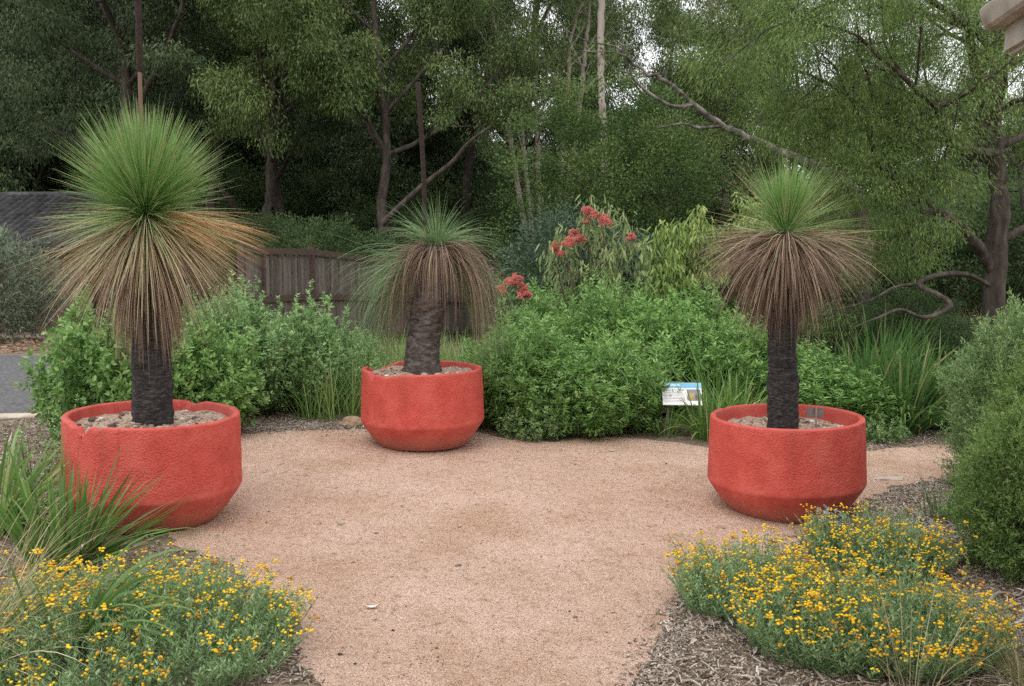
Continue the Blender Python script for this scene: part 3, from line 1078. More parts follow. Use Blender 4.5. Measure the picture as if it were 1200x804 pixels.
def grass_tree_right():
    loc = (PR[0] - .05, PR[1] + .02, ZR + .615)
    root = thing('grass_tree', 'grass tree with a small upright green tuft over a brown umbrella skirt and black trunk', 'grass tree', loc, 0, 'grass trees in the planters')
    rng = np.random.default_rng(22)
    H = 1.545
    g = Geo().add(*trunk_geo([(.02, 0, -.08), (.015, 0, .3), (-.005, 0, .7), (0, 0, 1.0), (0, 0, H)], lambda t: .118 - .018 * t + .004 * math.sin(t * 11), 8.2, band=34), smooth=True)
    g.build('trunk', M['grass_trunk'], root)
    g = Geo()
    for n, a, b, L, Ls, dr, ti, tt in ((620, 56, 88, .43, .07, (.16, .08), (.30, .10), (.22, .10)),
                                       (260, 22, 66, .47, .10, (.25, .12), (.44, .12), (.28, .16))):
        V, F, T = needles(rng, (0, 0, H), n, a, b, L, Ls, .0042, dr, ti, tt, .05)
        g.add(V, F, T)
    g.build('needle_crown', M['needle'], root)
    g = Geo()
    for n, a, b, L, Ls, dr, ti, tt in ((240, -12, 18, .60, .08, (.25, .12), (.62, .12), (.1, .12)),):
        V, F, T = needles(rng, (0, 0, H - .03), n, a, b, L, Ls, .0036, dr, ti, tt, .08)
        g.add(V, F, T)
    g.build('fading_needles', M['needle'], root)
    g = Geo()
    for n, a, b, L, Ls, dr, ti, tt, zs in ((820, -18, 10, .66, .09, (.80, .3), (.46, .18), (.05, .15), .04),
                                           (900, -52, -10, .60, .10, (1.5, .5), (.44, .20), (.05, .15), .07),
                                           (1000, -88, -62, .58, .11, (1.4, .4), (.34, .20), (.05, .12), .08)):
        V, F, T = needles(rng, (0, 0, H - .05), n, a, b, L, Ls, .0054, dr, ti, tt, .105, zs=zs)
        g.add(V, F, T)
    g.build('dead_skirt', M['dead'], root)


def grass_tree_mid():
    loc = (PM[0] + .0, PM[1] - .02, ZM + .69)
    root = thing('grass_tree', 'grass tree with a leaning grey trunk and long weeping fringe of needles', 'grass tree', loc, 0, 'grass trees in the planters')
    rng = np.random.default_rng(23)
    H = 1.20
    top = np.array([.155, 0, H])
    path = [(0, 0, -.08), (.005, 0, .12), (.03, 0, .4), (.075, 0, .7), (.12, 0, .98), (.155, 0, H)]
    g = Geo().add(*trunk_geo(path, lambda t: .182 - .040 * t ** .9 + .010 * math.sin(t * 13), 5.5, amp=.020, band=15), smooth=True)
    g.build('trunk', M['grey_trunk'], root)
    g = Geo()
    for n, a, b, L, Ls, dr, ti, tt, az in ((190, 35, 85, .38, .09, (.8, .4), (.42, .15), (.20, .1), None),
                                           (80, 20, 50, .50, .10, (1.2, .4), (.48, .15), (.24, .1), (-.7, .7)),
                                           (90, 20, 50, .52, .10, (1.2, .4), (.48, .15), (.24, .1), (2.4, 3.9))):
        V, F, T = needles(rng, top, n, a, b, L, Ls, .0042, dr, ti, tt, .05, az=az)
        g.add(V, F, T)
    g.build('needle_crown', M['needle_blue'], root)
    g = Geo()
    for n, a, b, L, Ls, dr, ti, tt, az in ((430, -15, 35, 1.15, .22, (4.0, 1.2), (.62, .18), (-.14, .12), (2.45, 3.75)),
                                           (170, -20, 25, .85, .22, (2.8, 1.0), (.66, .18), (-.10, .12), (2.5, 3.6)),
                                           (300, -15, 30, 1.10, .20, (5.6, 1.4), (.60, .18), (-.14, .12), (-.55, .75))):
        V, F, T = needles(rng, top - [.05 if az[0] > 1 else -.03, 0, .20], n, a, b, L, Ls, .0036, dr, ti, tt, .08, segs=12, az=az, zs=.14)
        g.add(V, F, T)
    g.build('weeping_needles', M['needle_blue'], root)
    g = Geo()
    for n, a, b, L, Ls, dr, ti, tt, az in ((400, -10, 35, .60, .14, (6.0, 1.8), (.50, .20), (.0, .12), None),
                                           (170, -40, 10, .46, .14, (5.0, 1.5), (.42, .18), (.0, .12), None),
                                           (300, 0, 30, 1.10, .20, (6.0, 1.2), (.46, .18), (.0, .12), (-.8, .5)),
                                           (240, -5, 30, 1.02, .20, (6.5, 1.2), (.46, .18), (.0, .12), (2.6, 4.0))):
        V, F, T = needles(rng, top - [0, 0, .03], n, a, b, L, Ls, .0044, dr, ti, tt, .10, segs=11, az=az)
        g.add(V, F, T)
    g.build('dead_skirt', M['dead'], root)
    b0 = top + [-.105, .0, .05]
    tipv = at(490, 96, loc[1]) - np.array(loc)
    m = b0 + (tipv - b0) * .36
    spike(root, [b0, b0 + (m - b0) * .15, b0 + (m - b0) * .30], .012, [b0 + (m - b0) * .30, b0 + (tipv - b0) * .5 + [.008, 0, 0], tipv], .023)


grass_tree_left()
grass_tree_right()
grass_tree_mid()


# ------------------------------------------------------------------ stakes, signs, stones
def small_things():
    rng = np.random.default_rng(31)
    # plant label, seen from behind, in the right planter
    loc = (2.152 + .21, 7.229 - .03, ZR + .63)
    root = thing('plant_label', 'small weathered plant label plate on a thin stake in the planter soil', 'plant label', loc, .06)
    V, F = tube([(0, 0, -.08), (.001, 0, .05), (.0, 0, .168), (0, 0, .182)], [.0075, .0075, .0075, .003], 8)
    Geo().add(V, F, smooth=True).build('stake', M['steel'], root)
    V, F = boxes([[-.004, .011, .135]], [[.068, 0, 0]], [[0, .0025, 0]], [[.001, 0, .037]])
    Geo().add(V, F).build('plate', M['label_grey'], root)

    # interpretive sign beside the path: sloping panel on two low posts
    c = at(798, 462, 9.75)
    root = thing('information_sign', 'low sloping white information sign with a blue header among strap leaves', 'sign', (c[0], c[1], float(gz(c[0], c[1]))), math.radians(-5))
    zc = c[2] - float(gz(c[0], c[1]))
    tl = math.radians(42)
    A, B = np.array([1.0, 0, 0]), np.array([0, math.cos(tl), math.sin(tl)])
    Nn = np.cross(A, B)
    ctr = np.array([.01, 0, zc])
    hw, hh = .205, .150

    def rect(u0, u1, v0, v1, lift, th=.0015):
        p = ctr + A * (u0 + u1) / 2 + B * (v0 + v1) / 2 + Nn * (lift + th / 2)
        return boxes([p], [A * (u1 - u0) / 2], [B * (v1 - v0) / 2], [Nn * th / 2])
    white = tint_mat('sign_face', [(0, (.045, .045, .05)), (.2, (.20, .19, .22)), (.4, (.42, .30, .06)), (.6, (.16, .42, .62)), (.8, (.50, .68, .76)), (1, (.80, .80, .80))], .35, .5)
    face = Geo().add(*rect(-hw, hw, -hh, hh, 0, .008), 1.0).build('panel', white, root)
    g = Geo()
    g.add(*rect(-hw + .004, hw - .004, hh * .52, hh - .004, .0085), .6)
    g.add(*rect(-hw + .02, -.02, hh * .66, hh * .86, .0105), .8)
    g.build('header_band', white, face)
    g = Geo()
    g.add(*rect(.055, hw - .012, -hh * .62, hh * .40, .0085), .2)
    g.add(*rect(.075, .125, -hh * .55, hh * .05, .0105), .4)
    g.add(*rect(.135, .175, -hh * .50, -hh * .1, .0105), .05)
    g.build('picture', white, face)
    g = Geo()
    for k in range(9):
        v = hh * .40 - k * .021
        g.add(*rect(-hw + .02, .03 - (k * 37 % 5) * .008, v - .004, v, .0085, .0008), .22)
    g.build('text_lines', white, face)
    for sx in (-1, 1):
        V, F = tube([(sx * .13, .03, -.1), (sx * .13, .03, zc - .02)], .018, 8)
        Geo().add(V, F).build('post', M['steel'], root)

    # stones and edging
    def stone(name, label, cat, p, size, mat, seed, yaw=0):
        V, F = ball(3)
        q = np.array([1 + .28 * noise.noise(Vector(v * 1.3) + Vector((seed, 0, 0))) + .10 * noise.noise(Vector(v * 3.5) + Vector((0, seed, 0))) for v in V])
        V = V * q[:, None] * np.array(size)
        c_, s_ = math.cos(yaw), math.sin(yaw)
        V = V @ np.array([[c_, s_, 0], [-s_, c_, 0], [0, 0, 1]])
        o = Geo().add(V, F, smooth=True).build(name, mat, None, (p[0], p[1], p[2] + size[2] * .25))
        tag(o, label, cat)
    stone('rock', 'tan sandstone rock lying on the mulch beside the broken-rimmed planter', 'rock', gp(410, 9.75), (.13, .10, .085), M['rock'], 2.0)
    stone('flat_stone', 'flat pale stone slab at the path edge beside the intact round planter', 'stone', G(1042, 562), (.17, .05, .02), M['concrete'], 5.0, .1)
    stone('flat_stone', 'flat pale edging stone along the asphalt road', 'stone', gp(6, 9.55), (.34, .07, .035), M['concrete'], 8.0, .2)
    for k, (px, py, s) in enumerate([(456, 664, .014), (440, 627, .012), (672, 666, .011), (890, 664, .010)]):
        pass
    stone('stone_chip', 'dark grey stone chip alone in the middle of the gravel', 'stone', G(537, 664), (.022, .015, .012), M['asphalt'], 11.0, .4)
    stone('stone_chip', 'small dark stone chip on the gravel in front of the broken-rimmed planter', 'stone', G(441, 626), (.017, .013, .010), M['asphalt'], 13.0, .1)
    stone('stone_chip', 'white quartz pebble on the gravel near the right-hand mulch', 'stone', G(719, 751), (.016, .012, .012), M['concrete'], 17.0, .9)

    def ground_leaf(p, yaw, L, W, tint, mats, label, mat):
        # one curled dry leaf with thickness
        n = 8
        t = np.linspace(0, 1, n)
        w = W * np.sin(np.clip(t * .96 + .03, 0, 1) * PI) ** .8
        x = (t - .5) * L
        z = .004 + .018 * (2 * t - 1) ** 2 * L / .1
        rows = []
        for u, dz in ((-1, .006), (-.5, .001), (0, 0), (.5, .001), (1, .006)):
            rows.append(np.stack([x, u * w / 2, z + dz], 1))
        V = np.stack(rows, 1)
        Vb = V - np.array([0, 0, .0012])
        k = 5
        i = np.arange(n - 1)[:, None]
        j = np.arange(k - 1)[None, :]
        a = i * k + j
        F = np.stack([a, a + 1, a + k + 1, a + k], -1).reshape(-1, 4)
        g = Geo().add(V.reshape(-1, 3), F, tint, smooth=True)
        g.add(Vb.reshape(-1, 3), F[:, ::-1], tint, smooth=True)
        o = g.build('fallen_leaf', mat, None, (p[0], p[1], p[2] + .006))
        o.rotation_euler = (0, 0, yaw)
        tag(o, label, 'leaf')
    ground_leaf(G(436, 714), .2, .085, .030, 1.0, None, 'pale dry leaf lying alone on the open gravel', M['mulch'])
    ground_leaf(G(717, 530), -.1, .13, .022, .9, None, 'narrow green leaf on the gravel at the back of the court', M['lf_gumshrub'])
    ground_leaf(G(399, 616), -.2, .075, .015, .8, None, 'thin green leaf on the gravel beside the cracked planter', M['lf_gumshrub'])
    # pieces of bark / fallen twigs on the mulch beside the left planter
    for k, (px, py, L, yaw, lab) in enumerate([(320, 503, .55, .25, 'bleached stick on the mulch between the cracked planter and the broken-rimmed planter'),
                                              (300, 499, .34, -.3, 'short bleached stick lying behind the cracked planter'),
                                              (1180, 700, .42, .6, 'weathered stick on the mulch under the round bush')]):
        p = G(px, py)
        c_, s_ = math.cos(yaw), math.sin(yaw)
        pts = spline([(-L / 2 * c_, -L / 2 * s_, .014), (-.1 * L, .02, .02), (.15 * L, -.01, .016), (L / 2 * c_, L / 2 * s_, .022)], 10)
        o = Geo().add(*tube(pts, np.linspace(.014, .006, 10), 7), smooth=True).build('fallen_stick', M['bark_pale'], None, p)
        tag(o, lab, 'stick')
    # upright dead twig behind the right planter
    p = G(1076, 512)
    pts = spline([(0, 0, -.02), (.01, 0, .12), (.0, .0, .25), (.05, 0, .36)], 12)
    g = Geo().add(*tube(pts, np.linspace(.011, .006, 12), 6), smooth=True)
    g.add(*tube([(.005, 0, .22), (-.03, .01, .30)], [.005, .002], 5))
    tag(g.build('dead_twig', M['scape'], None, p), 'bare brown twig standing upright on the mulch beyond the intact round planter', 'twig')


small_things()


# ------------------------------------------------------------------ buildings and fence
def near_building():
    """house at the right whose eave corner hangs into view"""
    d = np.array([-.165, -1.0])
    d = d / np.linalg.norm(d)                       # along the eave, towards the camera side
    n = np.array([-d[1], d[0]])                     # to the house side (right)
    if n[0] < 0:
        n = -n
    Y = 3.72
    c = at(1147, 36, Y)
    zb = c[2]                                       # bottom of the gutter at its corner
    root = thing('house', 'cream verandah house whose grimy gutter and eave corner hang overhead', 'house', (c[0], c[1], 0), 0)

    def P(u, v, z):                                 # u along eave, v inwards
        q = d * u + n * v
        return [q[0], q[1], z]
    Lh = 9.0

    def slab(u0, u1, v0, v1, z0, z1):
        V = np.array([P(u, v, z) for u in (u0, u1) for v in (v0, v1) for z in (z0, z1)])
        F = np.array([[0, 1, 3, 2], [4, 6, 7, 5], [0, 4, 5, 1], [2, 3, 7, 6], [0, 2, 6, 4], [1, 5, 7, 3]])
        return V, F
    # gutter: quad profile with rolled lip, closed end
    prof = [(.085, zb + .085), (.085, zb + .004), (.078, zb), (.03, zb), (.016, zb + .010), (.0, zb + .062), (-.002, zb + .076), (.006, zb + .084), (.014, zb + .076), (.014, zb + .068), (.024, zb + .018), (.075, zb + .010)]
    m = len(prof)
    V = np.array([P(u, v, z) for u in (0, Lh) for v, z in prof])
    F = np.array([[i, (i + 1) % m, m + (i + 1) % m, m + i] for i in range(m)])
    g = Geo().add(V, F)
    g.add(V[:m], np.array([[0, 1, 2, 3], [0, 3, 4, 5], [0, 5, 6, 7]]))
    g.build('gutter', M['gutter'], root)
    Geo().add(*slab(.02, Lh, .088, .108, zb - .085, zb + .07)).build('fascia', M['gutter'], root)
    g = Geo().add(*slab(.02, Lh, .109, .125, zb - .10, zb - .055))
    g.add(*slab(.02, .05, .127, 6.0, zb - .085, zb + .075))
    g.build('end_board', M['gutter'], root)
    Geo().add(*slab(.052, Lh, .127, 6.0, zb - .072, zb - .06)).build('soffit', M['soffit'], root)
    V = np.array([P(u, v, z) for u in (-.02, Lh) for v, z in ((.06, zb + .105), (3.4, zb + 1.35), (6.6, zb + .105), (6.6, zb + .125), (3.4, zb + 1.375), (.06, zb + .125))])
    F = [[i, (i + 1) % 6, 6 + (i + 1) % 6, 6 + i] for i in range(6)]
    g = Geo().add(V, np.array(F))
    g.add(V, np.array([[0, 1, 4, 5], [1, 2, 3, 4], [11, 10, 7, 6], [10, 9, 8, 7]]))
    g.build('roof', M['metal_roof'], root)
    Geo().add(*slab(.95, Lh - .5, .95, 5.6, -.1, zb - .073)).build('wall', M['cream_wall'], root)


near_building()


def far_house():
    Yr, Ye = 29.0, 25.0
    rl, rr = at(8, 230.5, Yr), at(160, 230.5, Yr)
    ze = at(0, 292, Ye)[2]
    ox, oy = rl[0], Ye
    z0 = float(gz(-14, 26))
    root = thing('tiled_house', 'low house with a dark tiled hipped roof behind the grey-green bush', 'house', (rl[0] + 3, Yr, z0), 0)
    O = np.array([rl[0] + 3, Yr, z0])
    rng = np.random.default_rng(41)
    g = Geo()
    rows, cols = 13, 44
    nx = cols * 6 + 1
    x0, x1 = rl[0] - 6, rr[0] + .1
    for r in range(rows):
        ta, tb = r / rows, (r + 1) / rows + .012
        X = np.linspace(x0, x1, nx)
        wav = .10 * np.abs(np.sin(np.linspace(0, cols * PI, nx)))
        lo = np.stack([X, np.full(nx, Ye + (Yr - Ye) * ta), np.full(nx, ze + (rl[2] - ze) * ta) + wav + .055], 1)
        hi = np.stack([X, np.full(nx, Ye + (Yr - Ye) * tb), np.full(nx, ze + (rl[2] - ze) * tb) + wav + .005], 1)
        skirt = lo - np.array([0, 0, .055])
        V = np.concatenate([skirt, lo, hi]) - O
        j = np.arange(nx - 1)
        tints = np.repeat(rng.beta(3, 3, cols), 6)
        # cut by the hip at the left end
        hipx = x0 + (rl[0] - x0) * ta
        keep = X[:-1] > hipx
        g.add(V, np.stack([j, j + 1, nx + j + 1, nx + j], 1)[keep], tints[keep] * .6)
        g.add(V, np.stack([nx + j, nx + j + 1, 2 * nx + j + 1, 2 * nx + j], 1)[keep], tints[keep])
    # back slope and hip end
    b = np.array([[x0, Ye, ze], [rl[0], Yr, rl[2]], [x0, 2 * Yr - Ye, ze], [x1, Yr, rl[2]], [x1, 2 * Yr - Ye, ze]]) - O
    g.add(b, np.array([[0, 1, 2]]), .5)
    g.add(b, np.array([[1, 3, 4, 2]]), .5)
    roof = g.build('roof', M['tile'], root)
    g = Geo()
    g.add(*tube(np.array([[rl[0], Yr, rl[2] + .05], [x1, Yr, rl[2] + .05]]) - O, .10, 8), .6)
    g.add(*tube(np.array([[rl[0], Yr, rl[2] + .05], [x0, Ye, ze + .06]]) - O, .10, 8), .6)
    g.build('ridge_cap', M['tile'], roof)
    V, F = box(x0 + .5, x1 - .3, Ye + .6, 2 * Yr - Ye - .5, z0 - .3, ze - .02)
    Geo().add(V - O, F).build('wall', M['wall_dark'], root)
    V, F = box(x0, x1, Ye - .12, Ye - .02, ze - .06, ze + .04)
    Geo().add(V - O, F).build('gutter', M['fence_rail'], root)


far_house()


def fence():
    posts = [at(283, 288.5, 13.9), at(307, 290.5, 14.6), at(365, 292.5, 16.2), at(448, 303, 18.6), at(515, 308, 20.4), at(585, 312, 22.2), at(650, 314.5, 24.0), at(705, 317, 25.8)]
    base = posts[0]
    root = thing('paling_fence', 'long weathered brown paling fence behind the shrubs and grass trees', 'fence', (base[0], base[1], float(gz(base[0], base[1]))), 0)
    O = np.array(root.location)
    rng = np.random.default_rng(51)
    pal = Geo()
    for a, b in zip(posts[:-1], posts[1:]):
        d = b - a
        L = math.hypot(d[0], d[1])
        dx = np.array([d[0], d[1], 0]) / L
        nrmv = np.array([dx[1], -dx[0], 0])
        if nrmv[1] > 0:
            nrmv = -nrmv                                   # towards the viewer
        H = 1.66
        n = int(L / .098)
        s = (np.arange(n) + .5) * L / n
        top = a[2] + (b[2] - a[2]) * s / L - .10 + rng.normal(0, .008, n)
        ctr = a[None, :2] + dx[None, :2] * s[:, None]
        off = rng.normal(0, .005, n)
        P = np.stack([ctr[:, 0] + nrmv[0] * off, ctr[:, 1] + nrmv[1] * off, top - H / 2], 1)
        V, F = boxes(P - O, np.tile(dx * .043, (n, 1)), np.tile(nrmv * .008, (n, 1)), np.stack([rng.normal(0, .004, n), np.zeros(n), np.full(n, H / 2)], 1))
        pal.add(V, F, np.repeat(rng.beta(2.4, 2.4, n), 6))
        for dz, h, nm, dep in ((-.045, .05, 'top_rail', .035), (-.80, .05, 'middle_rail', .026), (-1.5, .045, 'bottom_rail', .026)):
            c = (a + b) / 2 + np.array([0, 0, dz]) + nrmv * .036
            V, F = boxes([c - O], [d / 2], [nrmv * dep * .7], [[0, 0, h]])
            Geo().add(V, F).build(nm, M['fence_rail'], root)
    pal.build('palings', M['fence_board'], root)
    for p in posts:
        V, F = box(-.05, .05, -.075, .005, -1.9, .05)
        Geo().add(V + (p - O), F).build('post', M['fence_rail'], root)


fence()


# ------------------------------------------------------------------ plants: generators
def leafy_stems(rng, n, r, h, LL, WW, node=.035, spread=.35, top_var=.25, start=.25, flat=.35, inner=True, droop=.25, pair=2, tipup=.3):
    """many leafy stems rising from a base and filling a rounded mass; returns leaf geo and stem geo"""
    az = rng.uniform(0, 2 * PI, n)
    u = np.sqrt(rng.random(n))
    b = np.stack([np.cos(az) * u * r * spread, np.sin(az) * u * r * spread, np.zeros(n)], 1)
    ex = np.stack([np.cos(az) * u * r, np.sin(az) * u * r], 1) + rng.normal(0, .06 * r, (n, 2))
    lump = np.array([noise.noise((x * 2.2 / r, y * 2.2 / r, rng.random() * .1 + r * 7)) for x, y in ex])
    ez = h * (1 - flat * u ** 2.2) * (1 + top_var * lump) * rng.uniform(.72, 1.06, n)
    e = np.stack([ex[:, 0], ex[:, 1], ez], 1)
    gl, gs = Geo(), Geo()
    mid = (b + e) / 2 + np.stack([np.cos(az) * u * r * .22, np.sin(az) * u * r * .22, np.zeros(n)], 1)
    leng = np.linalg.norm(e - b, axis=1) * 1.08
    T0, TD, TL, TB = [], [], [], []
    for i in range(n):
        k = max(4, int(leng[i] * (1 - start) / (node * 1.9)))
        t = np.clip(np.linspace(start, 1, k) + rng.normal(0, .02, k), 0, 1)
        t[-1] = 1
        p = ((1 - t) ** 2)[:, None] * b[i] + (2 * t * (1 - t))[:, None] * mid[i] + (t ** 2)[:, None] * e[i]
        tg = nrm(2 * (1 - t)[:, None] * (mid[i] - b[i]) + 2 * t[:, None] * (e[i] - mid[i]))
        ang = rng.uniform(0, 2 * PI) + np.arange(k) * 2.4 + rng.normal(0, .5, k)
        rad = np.stack([np.cos(ang), np.sin(ang), np.zeros(k)], 1)
        side = rng.uniform(.5, 1.3, k)
        side[-1] = .15
        T0.append(p)
        TD.append(tg * .55 + rad * side[:, None] + np.array([0, 0, .22]))
        TL.append(LL * rng.uniform(1.2, 3.4, k) * (1.2 - .35 * t))
        TB.append(np.clip(t + rng.normal(0, .06), 0, 1))
        if inner:
            tt = np.linspace(0, 1, 5)
            sp = ((1 - tt) ** 2)[:, None] * b[i] + (2 * tt * (1 - tt))[:, None] * mid[i] + (tt ** 2)[:, None] * e[i]
            gs.add(*tube(sp, np.linspace(.0055, .002, 5), 4), smooth=True)
    T0, TD, TL, TB = np.concatenate(T0), nrm(np.concatenate(TD)), np.concatenate(TL), np.concatenate(TB)
    m = 5
    q = len(T0)
    shade = rng.normal(0, .07, q)
    PP, DD, SS, TT = [], [], [], []
    ang0 = rng.uniform(0, 2 * PI, q)
    for j in range(m):
        u = (j + .6) / m
        pos = T0 + TD * (TL * u)[:, None] - np.array([0, 0, 1.0]) * (droop * .35 * TL * u * u)[:, None]
        A = nrm(np.cross(TD, np.array([.1, .2, 1.0])))
        B = np.cross(TD, A)
        for pr in range(2):
            an = ang0 + j * PI / 2 + pr * PI + rng.normal(0, .4, q)
            out = A * np.cos(an)[:, None] + B * np.sin(an)[:, None]
            d = TD * (.45 + .9 * u ** 4) + out + np.array([0, 0, tipup - droop]) + rng.normal(0, .15, (q, 3))
            PP.append(pos)
            DD.append(d)
            SS.append((1.08 - .45 * u ** 3) * rng.uniform(.6, 1.2, q))
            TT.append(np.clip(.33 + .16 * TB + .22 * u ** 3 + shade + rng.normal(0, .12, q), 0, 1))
    P, D, S, T = np.concatenate(PP), np.concatenate(DD), np.concatenate(SS), np.concatenate(TT)
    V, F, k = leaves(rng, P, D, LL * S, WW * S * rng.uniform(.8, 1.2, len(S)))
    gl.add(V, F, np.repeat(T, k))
    return gl, gs


def shrub(name, label, cat, loc, gl, gs, mat, group=None, rz=0, stem='stem'):
    root = thing(name, label, cat, loc, rz, group)
    gl.build('foliage', mat, root)
    if gs is not None and gs.V:
        gs.build('stems', M[stem], root)
    return root


def fine_bush(rng, rx, ry, rz, n, L, W, lump=.16, freq=2.2, kind='q', shell=6.0, z0=.12, up=.5):
    """rounded bush of small leaves on twigs; an uneven skin with depth"""
    m = 16
    n = n // m
    thin = 9.0
    v = nrm(rng.normal(0, 1, (n, 3)))
    v[:, 2] = np.where(v[:, 2] < -.92, -v[:, 2], v[:, 2])
    s0 = rng.uniform(0, 50)
    lm = np.array([1 + lump * (noise.noise((a * freq + s0, b * freq, c * freq)) + .7 * noise.noise((a * freq * 2.6, b * freq * 2.6 + s0, c * freq * 2.6))) for a, b, c in v])
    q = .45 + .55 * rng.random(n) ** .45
    flare = np.where(v[:, 2] < 0, (1 - v[:, 2] ** 2) ** -.28, 1.0)[:, None] * np.array([1, 1, 0]) + np.array([0, 0, 1.0])
    P0 = v * flare * (q * lm)[:, None] * np.array([rx, ry, rz]) + np.array([0, 0, rz * .92])
    TD = nrm(v * .9 + np.array([0, 0, up]) + rng.normal(0, .45, (n, 3)))
    TL = L * rng.uniform(2.2, 6.0, n)
    P0 = P0 - TD * (TL * .7)[:, None]
    shade = rng.normal(0, .10, n)
    PP, DD, TT = [], [], []
    for j in range(m):
        u = (j + .5) / m
        pos = P0 + TD * (TL * u)[:, None]
        d = TD * (.55 + .5 * u) + nrm(rng.normal(0, 1, (n, 3))) * .8
        PP.append(pos)
        DD.append(d)
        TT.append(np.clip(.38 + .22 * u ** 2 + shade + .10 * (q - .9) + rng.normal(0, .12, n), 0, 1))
    P, D, T = np.concatenate(PP), np.concatenate(DD), np.concatenate(TT)
    P[:, 2] = np.maximum(P[:, 2], z0 * rng.random(len(P)))
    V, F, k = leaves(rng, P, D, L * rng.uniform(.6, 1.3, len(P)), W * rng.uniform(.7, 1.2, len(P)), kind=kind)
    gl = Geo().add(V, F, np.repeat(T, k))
    gs = Geo()
    for i in range(46):
        e = nrm(rng.normal(0, 1, 3) + np.array([0, 0, .7]))
        e = e * np.array([rx, ry, rz]) * .86 + np.array([0, 0, rz * .9])
        e[2] = max(e[2], .1)
        m = e * np.array([.35, .35, .45]) + rng.normal(0, .03, 3)
        gs.add(*tube(spline([(rng.normal(0, .04), rng.normal(0, .04), -.05), m, e], 7), np.linspace(.016, .003, 7), 5), smooth=True)
    return gl, gs


def tuft(rng, n, L, Ls, W, el=(45, 88), droop=(1.0, .4), r=.10, tint=(.35, .15), tip=(.1, .12), segs=7, fold=.25, az=None):
    a = rng.uniform(0, 2 * PI, n) if az is None else rng.uniform(az[0], az[1], n)
    e = np.radians(rng.uniform(el[0], el[1], n))
    D = sph(a, e)
    u = np.sqrt(rng.random(n)) * r
    P = np.stack([np.cos(a) * u, np.sin(a) * u, np.full(n, -.01)], 1)
    return blades(rng, P, D, rng.normal(L, Ls, n).clip(L * .4, L * 1.5), W * rng.uniform(.6, 1.25, n), np.clip(rng.normal(*droop, n), 0, None), segs,
                  np.clip(rng.normal(*tint, n), 0, 1), .7, .08, .35, fold, np.clip(rng.normal(*tip, n), -.2, .6), 3.2 if W > .008 else 1.6)


# ------------------------------------------------------------------ shrubs of the middle bed
def bed_shrubs():
    grp = 'lush green bushes of the middle bed'
    protos = []
    for s in range(3):
        rng = np.random.default_rng(60 + s)
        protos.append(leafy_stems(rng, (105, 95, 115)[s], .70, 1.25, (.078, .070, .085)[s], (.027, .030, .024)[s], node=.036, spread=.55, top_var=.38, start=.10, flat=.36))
    first = [None] * 3
    data = [  # px, Y, height factor, which
        (606, 9.95, .82, 0, 'lush green bush hugging the broken-rimmed planter'),
        (668, 9.75, .64, 1, 'low lush bush spilling onto the back edge of the gravel'),
        (716, 10.05, .80, 2, 'lush green bush just beside the white information sign'),
        (628, 11.1, .86, 1, 'tall lush bush under the small red blossoms'),
        (700, 11.3, 1.08, 0, 'tall lush bush in front of the red flowering gum'),
        (770, 11.2, 1.02, 1, 'lush bush behind the information sign'),
        (838, 11.1, .92, 2, 'lush bush between the information sign and the intact round planter'),
        (740, 12.6, 1.10, 2, 'lush bush at the top of the bed below the yellow-green shrub'),
        (660, 12.7, 1.08, 2, 'lush bush at the back of the bed under the flowering gum stems'),
        (815, 12.5, 1.02, 0, 'lush bush at the back of the bed below the hanging yellow-green leaves'),
        (885, 11.0, .84, 1, 'lush bush behind the black trunk of the umbrella-skirted grass tree'),
        (955, 10.7, .62, 0, 'lush bush just behind the plant label stake'),
        (1000, 10.6, .46, 2, 'low lush bush between the plant label and the dark strap clump')]
    for i, (px, Y, f, w, lab) in enumerate(data):
        loc = gp(px, Y)
        if first[w] is None:
            gl, gs = protos[w]
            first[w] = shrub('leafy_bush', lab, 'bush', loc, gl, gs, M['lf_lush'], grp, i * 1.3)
            first[w].scale = (.95, .95, f)
        else:
            dup(first[w], loc, i * 1.3, (.95 + .1 * (i % 2), .95, f), lab)
    # finer low herbs at the edge of the gravel
    rng = np.random.default_rng(65)
    gl, gs = leafy_stems(rng, 70, .36, .30, .035, .016, node=.022, spread=.7, start=.1, flat=.5)
    a = shrub('edge_herb', 'low fine-leaved herb at the gravel edge between planter and bushes', 'plant', G(625, 512), gl, gs, M['lf_mint'])
    dup(a, G(688, 508), 2.0, 1.0, 'low fine-leaved herb in front of the lush bushes, nearer the sign')
    dup(a, G(1030, 516), 1.0, .8, 'small herb tuft against the rim of the intact round planter')
    # two tall seedlings standing above the bed
    rng = np.random.default_rng(66)
    for px, py, Y, lab in ((598, 318, 11.4, 'single leafy shoot rising above the small red blossoms'),):
        tipz = at(px, py, Y)[2]
        p = gp(px, Y)
        h = tipz - p[2]
        gl, gs = leafy_stems(rng, 3, .06, h, .085, .03, node=.045, spread=.3, start=.55)
        shrub('tall_shoot', lab, 'plant', p, gl, gs, M['lf_lush'])


bed_shrubs()


